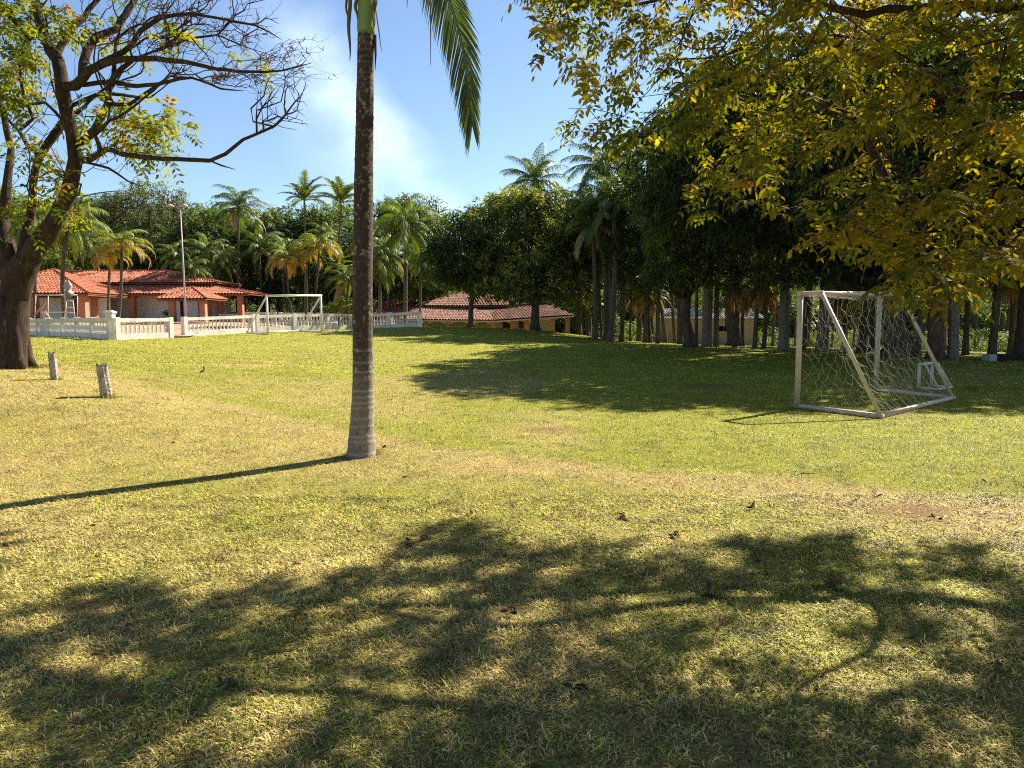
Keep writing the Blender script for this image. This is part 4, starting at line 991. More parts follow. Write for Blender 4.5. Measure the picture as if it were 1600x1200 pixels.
# paved terrace behind the balustrade
def terrace():
    a = Acc(); poly = [K1[:2] + (-8, 4), K1[:2] + (.6, .6), K2[:2] + (0, 1.0), K3[:2] + (0, .75), K4[:2] + (0, .75), K5[:2] + (0, .75), K6[:2] + (0, .75), (K7[0] - 1, K7[1] + .75), (-8, 52), (-17, 57), (-18, 75), (-62, 75)]
    poly = np.array([tuple(q) for q in poly]); st = 0.8; xs = np.arange(-64, -3, st); ys = np.arange(32, 76, st); X, Y = np.meshgrid(xs, ys)
    Z = ground(X, Y) + 0.045; idx = np.arange(X.size).reshape(X.shape); ins = poly_in(X[:-1, :-1] + st / 2, Y[:-1, :-1] + st / 2, poly)
    Q = np.stack([idx[:-1, :-1], idx[:-1, 1:], idx[1:, 1:], idx[1:, :-1]], -1)[ins]
    a.add(np.stack([X, Y, Z], -1).reshape(-1, 3), None, Q, (0.42, 0.2, 0.11))
    m, t, b = principled('terrace_tile'); tc = t.nodes.new('ShaderNodeTexCoord'); br = t.nodes.new('ShaderNodeTexBrick'); t.links.new(tc.outputs['Object'], br.inputs[0]); br.offset = 0
    br.inputs['Scale'].default_value = 1; br.inputs['Brick Width'].default_value = 0.3; br.inputs['Row Height'].default_value = 0.3; br.inputs['Mortar Size'].default_value = 0.008
    br.inputs['Color1'].default_value = (0.44, 0.19, 0.10, 1); br.inputs['Color2'].default_value = (0.36, 0.16, 0.09, 1); br.inputs['Mortar'].default_value = (0.3, 0.22, 0.17, 1)
    n = noise(t, 0.8, 6); t.links.new(mixc(t, ramp(t, n, [(0.4, (0, 0, 0)), (0.7, (.6, .6, .6))]), br.outputs[0], (0.5, 0.33, 0.22)), b.inputs['Base Color']); b.inputs['Roughness'].default_value = 0.8
    single('terrace', a, m, kind='structure')
    a = Acc(); c0 = (K3 + K4) / 2; d = nrm(np.array([-0.25, 1, 0])); s = np.array([d[1], -d[0], 0]) * 0.62
    n = 26; V = []
    for i in range(n):
        p = c0 + d * (i * 0.8 - 0.5); V += [p - s, p + s]
    V = np.array(V); V[:, 2] = ground(V[:, 0], V[:, 1]) + 0.075; a.add(V, None, [(2 * i, 2 * i + 1, 2 * i + 3, 2 * i + 2) for i in range(n - 1)]); single('path', a, m, kind='structure')
terrace()

# ------------------------------------------------------------------ tiled roofs
def tiles(acc, A, B, T0, T1, w=0.27, row=0.38, hgt=0.085, g=None, cols=((0.50, 0.135, 0.06), (0.36, 0.09, 0.045))):
    """clay barrel tiles over the slope between eave A-B and top edge T0-T1"""
    A, B, T0, T1 = [np.asarray(q, float) for q in (A, B, T0, T1)]; L = np.linalg.norm(B - A); u = (B - A) / L
    nrml = nrm(np.cross(u, (T0 + T1) / 2 - (A + B) / 2)); nrml = nrml if nrml[2] > 0 else -nrml; sl = nrm(np.cross(nrml, u)); sl = sl if sl[2] > 0 else -sl
    def uv(p): return float(np.dot(p - A, u)), float(np.dot(p - A, sl))
    a0, h0 = uv(T0); a1, h1 = uv(T1); n = int(L / w); prof = np.linspace(0, math.pi, 5)
    c0, c1 = np.array(cols[0]), np.array(cols[1])
    for i in range(n):
        s = (i + 0.5) * L / n
        if s < a0: H = h0 * s / max(a0, 1e-6)
        elif s > a1: H = h1 * (L - s) / max(L - a1, 1e-6)
        else: H = h0 + (h1 - h0) * (s - a0) / max(a1 - a0, 1e-6)
        m = int(math.ceil(max(H, 0) / row))
        if m < 1: continue
        for j in range(m):
            y0, y1 = j * row - 0.03, min((j + 1) * row, H); jt = g.normal(0, 0.006); wt = L / n
            V = []
            for yy, lift, ww in ((y0, 0.028, 0.46), (y1, 0.0, 0.40)):
                o = A + u * (s + jt) + sl * yy + nrml * lift
                V += [o - u * wt * 0.5 + nrml * -0.012] + [o - u * math.cos(q) * wt * ww + nrml * math.sin(q) * hgt for q in prof] + [o + u * wt * 0.5 + nrml * -0.012]
            k = 7; Q = [(q, q + 1, k + q + 1, k + q) for q in range(k - 1)]
            f = g.random() ** 1.5; c = (c0 * (1 - f) + c1 * f) * g.uniform(0.75, 1.2)
            acc.add(V, None, Q, c)
def ridge(acc, a, b, g, r=0.10, col=(0.5, 0.17, 0.08)):
    a = np.asarray(a, float); b = np.asarray(b, float); L = np.linalg.norm(b - a); n = max(1, int(L / 0.38))
    for i in range(n):
        p, q = a + (b - a) * i / n, a + (b - a) * (i + 1) / n; tube(acc, [p, q], [r, r * 0.86], 7, np.array(col) * g.uniform(0.8, 1.2), cap=False)
def slab_under(acc, A, B, T0, T1, th=0.09, col=(0.16, 0.09, 0.05)):
    A, B, T0, T1 = [np.asarray(q, float) for q in (A, B, T0, T1)]; d = np.array([0, 0, 1.0])
    acc.add([A - d * th, B - d * th, T1 - d * th, T0 - d * th, A - d * 0.035, B - d * 0.035, T1 - d * 0.035, T0 - d * 0.035], None, BOXF, col)
def hip_roof(t, corners, ridge_pts, g, cols, name='roof'):
    """corners: front-left, front-right, back-right, back-left eave points; ridge_pts: left, right"""
    FL, FR, BR_, BL = [np.asarray(q, float) for q in corners]; RL, RR = [np.asarray(q, float) for q in ridge_pts]; a = Acc()
    for A, B, T0, T1 in ((FL, FR, RL, RR), (FR, BR_, RR, RR), (BR_, BL, RR, RL), (BL, FL, RL, RL)):
        slab_under(a, A, B, T0, T1); tiles(a, A, B, T0, T1, g=g, cols=cols)
    for A, B in ((FL, RL), (FR, RR), (BR_, RR), (BL, RL), (RL, RR)):
        if np.linalg.norm(np.asarray(A) - B) > 0.1: ridge(a, A + (0, 0, 0.05), B + (0, 0, 0.05), g)
    return part(name, a, M['tile'], t)
NEWT = ((0.56, 0.20, 0.11), (0.38, 0.115, 0.065)); OLDT = ((0.34, 0.17, 0.115), (0.19, 0.095, 0.065))
def pillar(t, x, y, z0, z1, w=0.42, mat='brick'):
    a = Acc(); box(a, (x - w / 2, y - w / 2, z0), (x + w / 2, y + w / 2, z1)); return part('pillar', a, M[mat], t)
def X_(u, Y): return (u - 800) / F * Y * 1.0037

def house():
    g = np.random.default_rng(8); fl = 1.55
    t = thing('tiled_house', 'long white house with orange tiled roofs and brick pillars at left', 'house', (-32, 62, fl))
    ez = P(300, 459, 62.0)[2]
    x0, x1 = X_(206, 62), X_(393, 62)
    # wide lower roof, its top edge under the clerestory of the upper roof
    a = Acc(); zt = P(300, 446, 64.6)[2]; xt = X_(335, 64.6)
    for A, B, T0, T1 in (((-46, 62, ez), (x1, 62, ez), (-46, 64.6, zt), (xt, 64.6, zt)), ((x1, 62, ez), (x1, 72, ez), (xt, 64.6, zt), (xt, 69.4, zt)), ((x1, 72, ez), (-46, 72, ez), (xt, 69.4, zt), (-46, 69.4, zt))):
        slab_under(a, A, B, T0, T1); tiles(a, A, B, T0, T1, g=g, cols=NEWT)
    ridge(a, (x1, 62, ez + .05), (xt, 64.6, zt + .05), g); part('lower_roof', a, M['tile'], t)
    a = Acc(); box(a, (-45.9, 64.65, zt - 0.15), (xt - 0.1, 69.3, zt + 0.42), (0.12, 0.07, 0.05)); part('clerestory', a, M['plain'], t)
    uz = P(300, 441.5, 64.2)[2]; ux = X_(346, 64.2); rz = P(200, 424, 67.0)[2]
    hip_roof(t, ((-46, 64.2, uz), (ux, 64.2, uz), (ux, 69.8, uz), (-46, 69.8, uz)), ((-43.2, 67, rz), (X_(271, 67), 67, rz)), g, NEWT, 'upper_roof')
    # left pavilion
    pz = P(100, 458, 56.0)[2]; px1 = X_(145, 56); px0 = px1 - 10; az = P(90, 422, 59.6)[2]
    hip_roof(t, ((px0, 56, pz), (px1, 56, pz), (px1, 63.4, pz), (px0, 63.4, pz)), ((px1 - 5.1, 59.7, az), (px1 - 4.9, 59.7, az)), g, NEWT, 'pavilion_roof')
    # porch
    qz = P(288, 466.5, 57.0)[2]; ap = P(288, 450, 59)[2]; a0, a1 = X_(251, 57), X_(327, 57)
    hip_roof(t, ((a0, 57, qz), (a1, 57, qz), (a1, 61.2, qz), (a0, 61.2, qz)), (((a0 + a1) / 2 - 0.05, 59, ap), ((a0 + a1) / 2 + 0.05, 59, ap)), g, NEWT, 'porch_roof')
    # fascia boards
    for (ax, bx, yy, zz) in ((x0, x1, 62.05, ez), (px0, px1, 56.05, pz), (a0, a1, 57.05, qz)):
        a = Acc(); box(a, (ax + .05, yy, zz - 0.20), (bx - .05, yy + 0.05, zz - 0.08), (0.22, 0.09, 0.05)); part('fascia', a, M['plain'], t)
    a = Acc(); box(a, (px1 - .1, 56.12, pz - .2), (px1 - .05, 62.0, pz - .08), (0.22, 0.09, 0.05)); part('fascia', a, M['plain'], t)
    # walls with door openings
    yw = 64.5; xs = [X_(152, yw), X_(158, yw), X_(172, yw), X_(286, yw), X_(291.5, yw), X_(314, yw), X_(325, yw), X_(327, yw)]
    top = ez - 0.02
    a = Acc(); box(a, (-44, yw, fl), (xs[1], yw + .2, zt - .05)); part('wall', a, M['wall'], t)
    for (p, q) in ((xs[2], xs[3]), (xs[4], xs[5])):
        a = Acc(); box(a, (p, yw, fl), (q, yw + .2, zt - .05)); part('wall', a, M['wall'], t)
    for (p, q) in ((xs[1], xs[2]), (xs[3], xs[4]), (xs[5], xs[6])):
        a = Acc(); box(a, (p, yw, fl + 2.1), (q, yw + .2, zt - .05)); part('wall', a, M['wall'], t)
        a = Acc(); box(a, (p + .02, yw + .09, fl + 0.02), (q - .02, yw + .15, fl + 2.09), (0.085, 0.03, 0.022) if p > -35 else (0.03, 0.02, 0.018)); box(a, (p + .02, yw + .06, fl + 1.05), (q - .02, yw + .09, fl + 1.12), (0.07, 0.025, 0.02)); part('door', a, M['plain'], t)
    a = Acc(); box(a, (xs[6], yw, fl), (xs[6] + .2, 70, zt - .05)); part('wall', a, M['wall'], t)
    a = Acc(); box(a, (-44, 70, fl), (xs[6], 70.2, zt)); part('wall', a, M['wall'], t)
    a = Acc(); box(a, (-44, 61.0, fl), (px1 - 1.2, 61.2, pz - .2)); part('wall', a, M['wall'], t)
    a = Acc(); box(a, (X_(126, 61), 60.7, fl), (X_(133, 61), 60.98, fl + 2.0), (0.2, 0.08, 0.045)); part('door', a, M['plain'], t)
    # pillars
    for u, Y, z in ((213, 62.5, ez), (329, 62.5, ez), (348, 63.6, ez), (380, 62.6, ez), (384, 70.5, ez), (350, 70.5, ez)):
        pillar(t, X_(u, Y), Y, fl - .1, z - .06, 0.46)
    for u, Y, z in ((137, 56.6, pz), (60, 56.6, pz), (14, 56.6, pz)): pillar(t, X_(u, Y), Y, fl - .3, z - .06, 0.56)
    pillar(t, X_(149.5, 59), 59.4, fl - .3, pz - .06, 0.4)
    for u, Y, z in ((274, 57.6, qz), (322, 57.6, qz)): pillar(t, X_(u, Y), Y, fl - .4, z - .06, 0.46)
    a = Acc(); box(a, (px0 + .2, 56.45, pz - .22), (px1 - .2, 56.6, pz - .1), (0.42, 0.36, 0.3)); part('beam', a, M['plain'], t)
    # floor slab and step
    a = Acc(); box(a, (-47, 55.6, fl - .6), (x1 + .3, 72, fl), (0.45, 0.2, 0.1)); part('floor_slab', a, M['plain'], t)
house()
balustrade([np.array([X_(351, 63.4), 63.0, 1.45]), np.array([X_(378, 63.4), 63.0, 1.45])], 'low rail balustrade between the last brick pillars of the white house', H=0.85, posts=3, follow=False)
balustrade([np.array([X_(386, 60), 60.5, 1.45]), np.array([X_(430, 60), 60.5, 1.40])], 'back balustrade just right of the white house', H=0.95, posts=3.2, follow=False)
balustrade([np.array([X_(438, 58), 58.5, 1.50]), np.array([X_(530, 58), 58.5, 1.40])], 'back balustrade under the yellow palms behind the distant goal', H=0.85, posts=3.2, follow=False)

def octagon_house():
    g = np.random.default_rng(18)
    t = thing('round_pavilion', 'low round pavilion with two-tier weathered tile roof beyond the lawn brow', 'pavilion', (-2, 64, -0.7))
    a = Acc()
    F1 = (P(622, 499, 63.2), P(775, 500.5, 60.5), P(648, 479, 66), P(735, 479, 64.5)); F2 = (P(775, 500.5, 60.5), P(897, 492.5, 62), P(735, 479, 64.5), P(858, 482, 66))
    for f in (F1, F2): slab_under(a, *f); tiles(a, *f, g=g, cols=OLDT, w=0.26)
    ridge(a, F1[1], F1[3], g, col=(0.42, 0.2, 0.12)); part('lower_roof', a, M['tile'], t)
    a = Acc(); top = P(742, 452, 67.5); E = [P(650, 477, 65.8), P(738, 478, 63.8), P(806, 477, 65), P(860, 474, 68), P(742, 470, 72)]
    for A, B in zip(E[:-1], E[1:]): slab_under(a, A, B, top, top); tiles(a, A, B, top, top, g=g, cols=OLDT, w=0.26); ridge(a, A, top, g, col=(0.42, 0.2, 0.12))
    slab_under(a, E[-1], E[0], top, top); tiles(a, E[-1], E[0], top, top, g=g, cols=OLDT, w=0.26); part('upper_roof', a, M['tile'], t)
    a = Acc(); el = [E[0] + (0.6, 0.5, -.7), E[1] + (0, .6, -.7), E[2] + (-.3, .6, -.7), E[3] + (-.8, .4, -.7)]
    for p, q in zip(el[:-1], el[1:]): beam(a, p, q, 0.15, p[2], p[2] + 0.65, (0.10, 0.05, 0.035), zb=q[2])
    box(a, (X_(655, 66.3), 66.3, -0.5), (X_(850, 68), 70, E[0][2] - 0.12), (0.10, 0.05, 0.035))
    part('clerestory', a, M['plain'], t)
    # gutter line, pillars, arches and walls
    for f in (F1, F2):
        a = Acc(); tube(a, [f[0] - (0, .05, .1), f[1] - (0, .05, .1)], 0.06, 6, (0.5, 0.4, 0.33)); part('gutter', a, M['plain'], t)
    pil = [(640, 63.4), (667, 63.0), (701, 62.5), (738, 61.9), (771, 61.3), (801, 61.6), (822, 61.8), (863, 62.2), (886, 62.6)]
    wz = lambda x: float(np.interp(x, [F1[0][0], F1[1][0], F2[1][0]], [F1[0][2], F1[1][2], F2[1][2]]))
    c = [np.array([X_(u, Y), Y, wz(X_(u, Y))]) for u, Y in pil]
    for p in c: pillar(t, p[0], p[1], -1.0, p[2] - .08, 0.40)
    for p, q in zip(c[:-1], c[1:]):
        a = Acc(); n = 10
        for i in range(n):
            f0, f1 = i / n, (i + 1) / n; lo = lambda f: 0.42 - 0.32 * math.sin(math.pi * f)
            A, B = p + (q - p) * f0, p + (q - p) * f1
            V = [A + (0, -.1, -lo(f0) - .05), B + (0, -.1, -lo(f1) - .05), B + (0, -.1, -.1), A + (0, -.1, -.1), A + (0, .1, -lo(f0) - .05), B + (0, .1, -lo(f1) - .05), B + (0, .1, -.1), A + (0, .1, -.1)]
            a.add(V, None, [(0, 1, 2, 3), (5, 4, 7, 6), (4, 5, 1, 0), (3, 2, 6, 7)], (0.62, 0.52, 0.36))
        part('arch', a, M['plain'], t)
    for i, (p, q) in enumerate(zip(c[:-2], c[1:-1])):
        a = Acc(); b0 = p + (0, 2.6, 0); b1 = q + (0, 2.6, 0)
        if i in (4, 5): b1 = b0 + (b1 - b0) * 0.45
        beam(a, b0, b1, 0.2, -1.0, p[2] + 0.45); part('wall', a, M['cream'], t)
    a = Acc(); box(a, (-12, 63.5, -1.2), (6, 70, -0.75), (0.3, 0.2, 0.14)); part('floor_slab', a, M['plain'], t)
    t = thing('low_tiled_roof', 'low red tiled roof showing above the shaded balustrade end', 'outbuilding', (-10, 68, -0.5))
    A, B, T0, T1 = P(577, 492, 64), P(664, 492, 64), P(588, 472, 69), P(652, 472.5, 69)
    a = Acc()
    for f in ((A, B, T0, T1), (B, B + (-1, 9, 0), T1, T1), (A + (1, 9, 0), A, T0, T0)): slab_under(a, *f); tiles(a, *f, g=g, cols=((0.40, 0.12, 0.075), (0.25, 0.08, 0.05)))
    ridge(a, B, T1, g); ridge(a, T0, T1, g); part('roof', a, M['tile'], t)
    a = Acc(); box(a, (A[0] + .6, 65, -1), (B[0] - .6, 71, A[2] + .3)); part('wall', a, M['cream'], t)
octagon_house()

def shed():
    t = thing('shed', 'plain beige shed with grey corrugated roof standing behind the palm trunks', 'shed', (14, 50, -0.1)); Y = 49.0
    x0, x1 = X_(1040, Y), X_(1178, Y); z0 = gz(14, Y) - .3; z1 = P(1100, 496, Y)[2]
    w0, w1 = X_(1121.5, Y), X_(1136.5, Y); wb, wt_ = P(1130, 517.5, Y)[2], P(1130, 509.5, Y)[2]
    for k, (lo, hi) in enumerate((((x0, Y, z0), (w0, Y + .2, z1)), ((w1, Y, z0), (x1, Y + .2, z1)), ((w0, Y, z0), (w1, Y + .2, wb)), ((w0, Y, wt_), (w1, Y + .2, z1)), ((x0, Y + .2, z0), (x0 + .2, Y + 5, z1 + .3)), ((x1 - .2, Y + .2, z0), (x1, Y + 5, z1 + .3)), ((x0 + .2, Y + 4.8, z0), (x1 - .2, Y + 5, z1 + .3)))):
        a = Acc(); box(a, lo, hi); part('wall', a, M['beige'], t)
    for u in (1075, 1107, 1148):
        a = Acc(); x = X_(u, Y); box(a, (x - .12, Y - .05, z0), (x + .12, Y - .003, z1 - .02), (0.38, 0.3, 0.23)); part('buttress', a, M['beige'], t)
    a = Acc(); box(a, (w0 - .05, Y - .03, wb - .06), (w1 + .05, Y - .002, wb), (0.5, 0.45, 0.38)); box(a, ((w0 + w1) / 2 - .02, Y + .08, wb), ((w0 + w1) / 2 + .02, Y + .12, wt_), (0.2, 0.17, 0.14)); part('window', a, M['plain'], t)
    a = Acc(); n = 150; xs = np.linspace(x0 - .5, x1 + .6, n); V = []
    ze = z1 - .05; zr = P(1100, 482, Y + 2.6)[2]
    for (yy, zz) in ((Y - .5, ze), (Y + 2.6, zr), (Y + 5.6, ze)):
        for i, x in enumerate(xs): V.append((x, yy, zz + 0.035 * math.sin(x * 2 * math.pi / 0.18)))
    Q = [(r_ * n + i, r_ * n + i + 1, (r_ + 1) * n + i + 1, (r_ + 1) * n + i) for r_ in range(2) for i in range(n - 1)]
    a.add(V, None, Q, (0.24, 0.22, 0.21)); o = part('roof', a, M['plain'], t); m_ = o.modifiers.new('thick', 'SOLIDIFY'); m_.thickness = 0.02
shed()

def lamp_post():
    b = gp(291.5, 512, 45.5); top = P(281.5, 322, 45.5); t = thing('floodlight_mast', 'tall slim grey floodlight mast standing before the white house', 'lamp mast', b)
    a = Acc(); tube(a, [b, b * .5 + top * .5, top], [0.06, 0.05, 0.032], 10, (0.45, 0.44, 0.43)); part('pole', a, M['painted'], t, True)
    a = Acc(); tube(a, [top + (-.75, 0, -.05), top + (.35, 0, -.05)], 0.03, 6, (0.35, 0.33, 0.31)); part('cross_arm', a, M['painted'], t, True)
    for dx in (-0.62, 0.26):
        a = Acc(); c = top + (dx, -.05, 0.02); V = []
        for (r, z) in ((0.05, 0.16), (0.13, 0.13), (0.27, 0.0), (0.29, -0.10), (0.24, -0.12)):
            for j in range(14): V.append(c + 0.7 * np.array([r * 1.2 * math.cos(j * .4488), r * math.sin(j * .4488), z]))
        Q = [(i * 14 + j, i * 14 + (j + 1) % 14, (i + 1) * 14 + (j + 1) % 14, (i + 1) * 14 + j) for i in range(4) for j in range(14)]
        a.add(V, None, Q, (0.52, 0.36, 0.26)); part('lamp_head', a, M['painted'], t, True)
lamp_post()

def terrace_clutter():
    b = gp(104, 512, 48); t = thing('metal_rack', 'rusty white tubular rack holding a grey plastic-wrapped bundle', 'rack', b); z = b[2]; s = 48 / F; W_ = (0.55, 0.5, 0.46)
    def q(u, v, dy=0): p = P(u, v, 48 + dy); return p
    a = Acc()
    for (u0, v0, u1, v1, dy0, dy1) in ((104, 470, 100, 505, 0, 0), (114, 470, 118, 505, 0, 0), (104, 470, 114, 470, 0, 0), (121, 463, 121, 505, .8, .8), (56, 460, 54, 505, 0, 0), (75, 461, 75, 505, .6, .6), (56, 461, 121, 461, 0, .8), (75, 462, 96, 460, .6, 0), (104, 480, 116, 481, 0, 0), (103, 488, 117, 489, 0, 0), (77, 488, 104, 488, .6, 0)):
        tube(a, [q(u0, v0, dy0), q(u1, v1, dy1)], 0.032, 7, W_)
    part('frame', a, M['painted'], t, True)
    a = Acc(); tube(a, [q(53, 494), q(72, 470)], 0.07, 6, (0.42, 0.14, 0.07)); part('slide_rail', a, M['painted'], t, True)
    a = Acc(); g = np.random.default_rng(2); V = []; k = 16; c = q(107, 452); n = 14
    for i in range(n):
        f = i / (n - 1); zz = 0.62 - 1.25 * f; r = float(np.interp(f * 10, range(11), [.03, .10, .17, .24, .20, .13, .19, .27, .25, .16, .05]))
        for j in range(k): th = j * 2 * math.pi / k; rr = r * (1 + 0.22 * math.sin(3 * th + i * .7) + 0.16 * g.normal()); V.append(c + np.array([rr * math.cos(th), rr * math.sin(th), zz]))
    Q = [(i * k + j, i * k + (j + 1) % k, (i + 1) * k + (j + 1) % k, (i + 1) * k + j) for i in range(n - 1) for j in range(k)]
    CC = np.repeat(np.linspace(0.38, 0.10, n), k)[:, None] * np.array([1, .97, 1.0]); a.add(V, None, Q, CC); part('bundle', a, M['painted'], t, True)
    b = gp(71, 512, 46); t = thing('folding_chair', 'tilted tan wooden chair beside the metal rack on the terrace', 'chair', b)
    a = Acc(); p = P(69, 492, 46); V = [P(64, 487, 46), P(71, 486.5, 46), P(78, 497, 46.2), P(70, 498, 46)]; V += [v + np.array([0, .06, 0]) for v in V]; a.add(V, None, BOXF, (0.5, 0.36, 0.22)); part('backrest', a, M['plain'], t)
    for (u0, u1) in ((66, 64), (72, 76)):
        a = Acc(); e = P(u1, 508, 46.2); e[2] = gz(e[0], e[1]); tube(a, [P(u0 + 2, 494, 46.1), e], 0.025, 5, (0.4, 0.28, 0.18)); part('leg', a, M['plain'], t)
    a = Acc(); V = [P(70, 498, 46), P(78, 497, 46.2), P(79, 499, 45.7), P(71, 500, 45.6)]; V += [v + np.array([0, 0, .04]) for v in V]; a.add(V, None, BOXF, (0.48, 0.34, 0.2)); part('seat', a, M['plain'], t)
    b = np.array([X_(267, 60), 60, 1.55]); t = thing('potted_plant', 'green spiky plant in a clay pot by the porch pillar', 'potted plant', b); g = np.random.default_rng(12)
    a = Acc(); tube(a, [b, b + (0, 0, .25), b + (0, 0, .5), b + (0, 0, .52)], [0.2, 0.27, 0.33, 0.30], 12, (0.4, 0.2, 0.12)); part('pot', a, M['plain'], t, True)
    a = Acc()
    for k in range(16): frond(a, b + (0, 0, .5), k * 2.4, R(80 - 50 * k / 16), 0.8, R(60), 8, 0.25, 0.5, 0.03, np.array([0.06, 0.12, 0.03]), g)
    part('foliage', a, M['palm'], t)
    b = gp(1560, 562, 25.5); t = thing('low_bench', 'low dark plank bench with a pale concrete end under the trees', 'bench', b)
    a = Acc(); p = gp(1546, 562, 25.5); box(a, p + (-.12, -.2, -.05), p + (.14, .25, .24), (0.4, 0.38, 0.35)); bevel(part('end_block', a, M['plain'], t), .01)
    a = Acc(); box(a, p + (.15, -.2, 0.02), p + (.8, .22, .20), (0.025, 0.02, 0.018)); box(a, p + (.15, -.24, .20), p + (.82, .26, .25), (0.035, 0.028, 0.025)); part('seat', a, M['plain'], t)
terrace_clutter()

# ------------------------------------------------------------------ broadleaf trees
def blobs_leaves(acc, blobs, per_m2, leaf, cols, g, whorl=7, droop=0.7, wd=0.5, inner=0.55, tipcol=None, noise_s=1.6, tmpl=None):
    """leaves gathered in rounded clumps that cover each big lobe of a crown"""
    bl = [(np.asarray(c, float), np.asarray(r, float) * np.ones(3)) for c, r in blobs]
    for i, (c, r) in enumerate(bl):
        rm = r.prod() ** (1 / 3); area = 4 * math.pi * rm ** 2; sub = max(0.40 * rm ** 0.8, leaf * 1.6)
        nc = int(area / (sub ** 2) * 0.85) + 5
        d = nrm(g.normal(0, 1, (nc, 3))); d = d[d[:, 2] > -0.7]; lump = fbm(d[:, 0] * r[0] + c[0] + 50, d[:, 1] * r[1] + d[:, 2] * r[2] * 0.9 + c[1], noise_s * 0.6)
        cc_ = c + d * r * (0.66 + 0.42 * lump + 0.10 * g.random(len(d)))[:, None]; k = lump > 0.27
        cc_ = cc_[k]
        for j, (c2, r2) in enumerate(bl):
            if j != i: cc_ = cc_[(((cc_ - c2) / r2) ** 2).sum(1) > 0.35]
        nc = len(cc_)
        if not nc: continue
        rs = sub * g.uniform(0.65, 1.25, nc); tone = g.normal(0, 0.36, nc)
        n = max(nc, int(area * per_m2 * 0.92)); q = g.integers(0, nc, n)
        dd = nrm(g.normal(0, 1, (n, 3)) + np.array([0, 0, 0.35]) + nrm(cc_[q] - c) * 0.35)
        p = cc_[q] + dd * (rs[q] * (0.45 + 0.6 * g.random(n) ** 0.7))[:, None] * np.array([1.15, 1.15, 0.8]); d2 = dd
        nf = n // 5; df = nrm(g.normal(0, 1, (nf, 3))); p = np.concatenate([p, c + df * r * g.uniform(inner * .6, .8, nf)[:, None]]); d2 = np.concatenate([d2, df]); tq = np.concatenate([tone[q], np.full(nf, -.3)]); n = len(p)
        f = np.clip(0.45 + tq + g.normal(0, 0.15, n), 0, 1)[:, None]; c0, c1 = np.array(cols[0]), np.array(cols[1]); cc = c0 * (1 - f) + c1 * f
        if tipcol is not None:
            tp = (sstep(d2[:, 2] + g.normal(0, .25, n), -0.1, 0.7) * sstep(tq, -0.25, 0.25))[:, None]; cc = cc * (1 - tp) + np.array(tipcol) * tp  # upward leaves yellowed: new growth, plus sunlit tops painted into the colour
        w = whorl; base = np.repeat(p, w, 0); cc = np.repeat(cc, w, 0) * g.uniform(0.75, 1.3, (n * w, 1))
        az = g.random(n * w) * 6.283; el = g.uniform(-0.9, 0.7, n * w) - 0.25
        ld = np.stack([np.cos(az) * np.cos(el), np.sin(az) * np.cos(el), np.sin(el) - droop * 0.4], -1) + np.repeat(d2, w, 0) * wd
        x, y, z = frame(ld, nrm(np.array([0, 0, 1.0]) + g.normal(0, 0.5, (n * w, 3))))
        put(acc, tmpl or MAN_V, DIA_T, None, base + g.normal(0, leaf * 0.3, base.shape), x, y, z, leaf * g.uniform(0.7, 1.3, n * w), cc)
def broadleaf(name, label, base, blobs, trunk_r, fork_z, per, leaf, cols, g, cat='tree', group=None, tipcol=None, bark='groovebark', limbs=True, lean=None, **kw):
    base = np.asarray(base, float); t = thing(name, label, cat, base, group); a = Acc()
    top = base + (0, 0, fork_z) if lean is None else np.asarray(lean, float)
    q, r_ = subdiv([base + (0, 0, -.1), base + (0, 0, .35), base * .5 + top * .5 + (g.normal(0, trunk_r * .3), 0, 0), top], [trunk_r * 1.55, trunk_r * 1.08, trunk_r * 0.92, trunk_r * .85], 0.25, 0.05, g)
    tube(a, q, r_, 12)
    if limbs:
        for c, r in blobs:
            c = np.asarray(c, float); m_ = top * .45 + c * .55 + g.normal(0, .3, 3) + (0, 0, -.15 * np.linalg.norm(c - top))
            q, r_ = subdiv([top - (0, 0, .1), m_, c], [trunk_r * .55, trunk_r * .33, trunk_r * .12], 0.4, 0.1, g); tube(a, q, r_, 6)
            for k in range(5):
                e = c + nrm(g.normal(0, 1, 3)) * np.asarray(r) * 0.75; q, r_ = subdiv([q[-1] if k == 0 else c, (c + e) / 2 + g.normal(0, .2, 3), e], [trunk_r * .14, trunk_r * .09, .015], 0.5, 0.1, g); tube(a, q, r_, 4)
    part('trunk', a, M[bark], t, True)
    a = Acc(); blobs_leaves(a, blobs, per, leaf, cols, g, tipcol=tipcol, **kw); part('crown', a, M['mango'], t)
    return t
def B(u, v, Y, ru, rv=None, ry=None):
    rv = rv or ru; s = Y / F; return (P(u, v, Y), (ru * s, (ry or (ru + rv) / 2) * s, rv * s))
DK = ((0.018, 0.032, 0.007), (0.070, 0.098, 0.015)); MG = ((0.032, 0.052, 0.009), (0.12, 0.145, 0.020)); GY = ((0.07, 0.085, 0.04), (0.16, 0.17, 0.08)); LT = ((0.07, 0.10, 0.015), (0.20, 0.225, 0.03))
gb = np.random.default_rng(99)
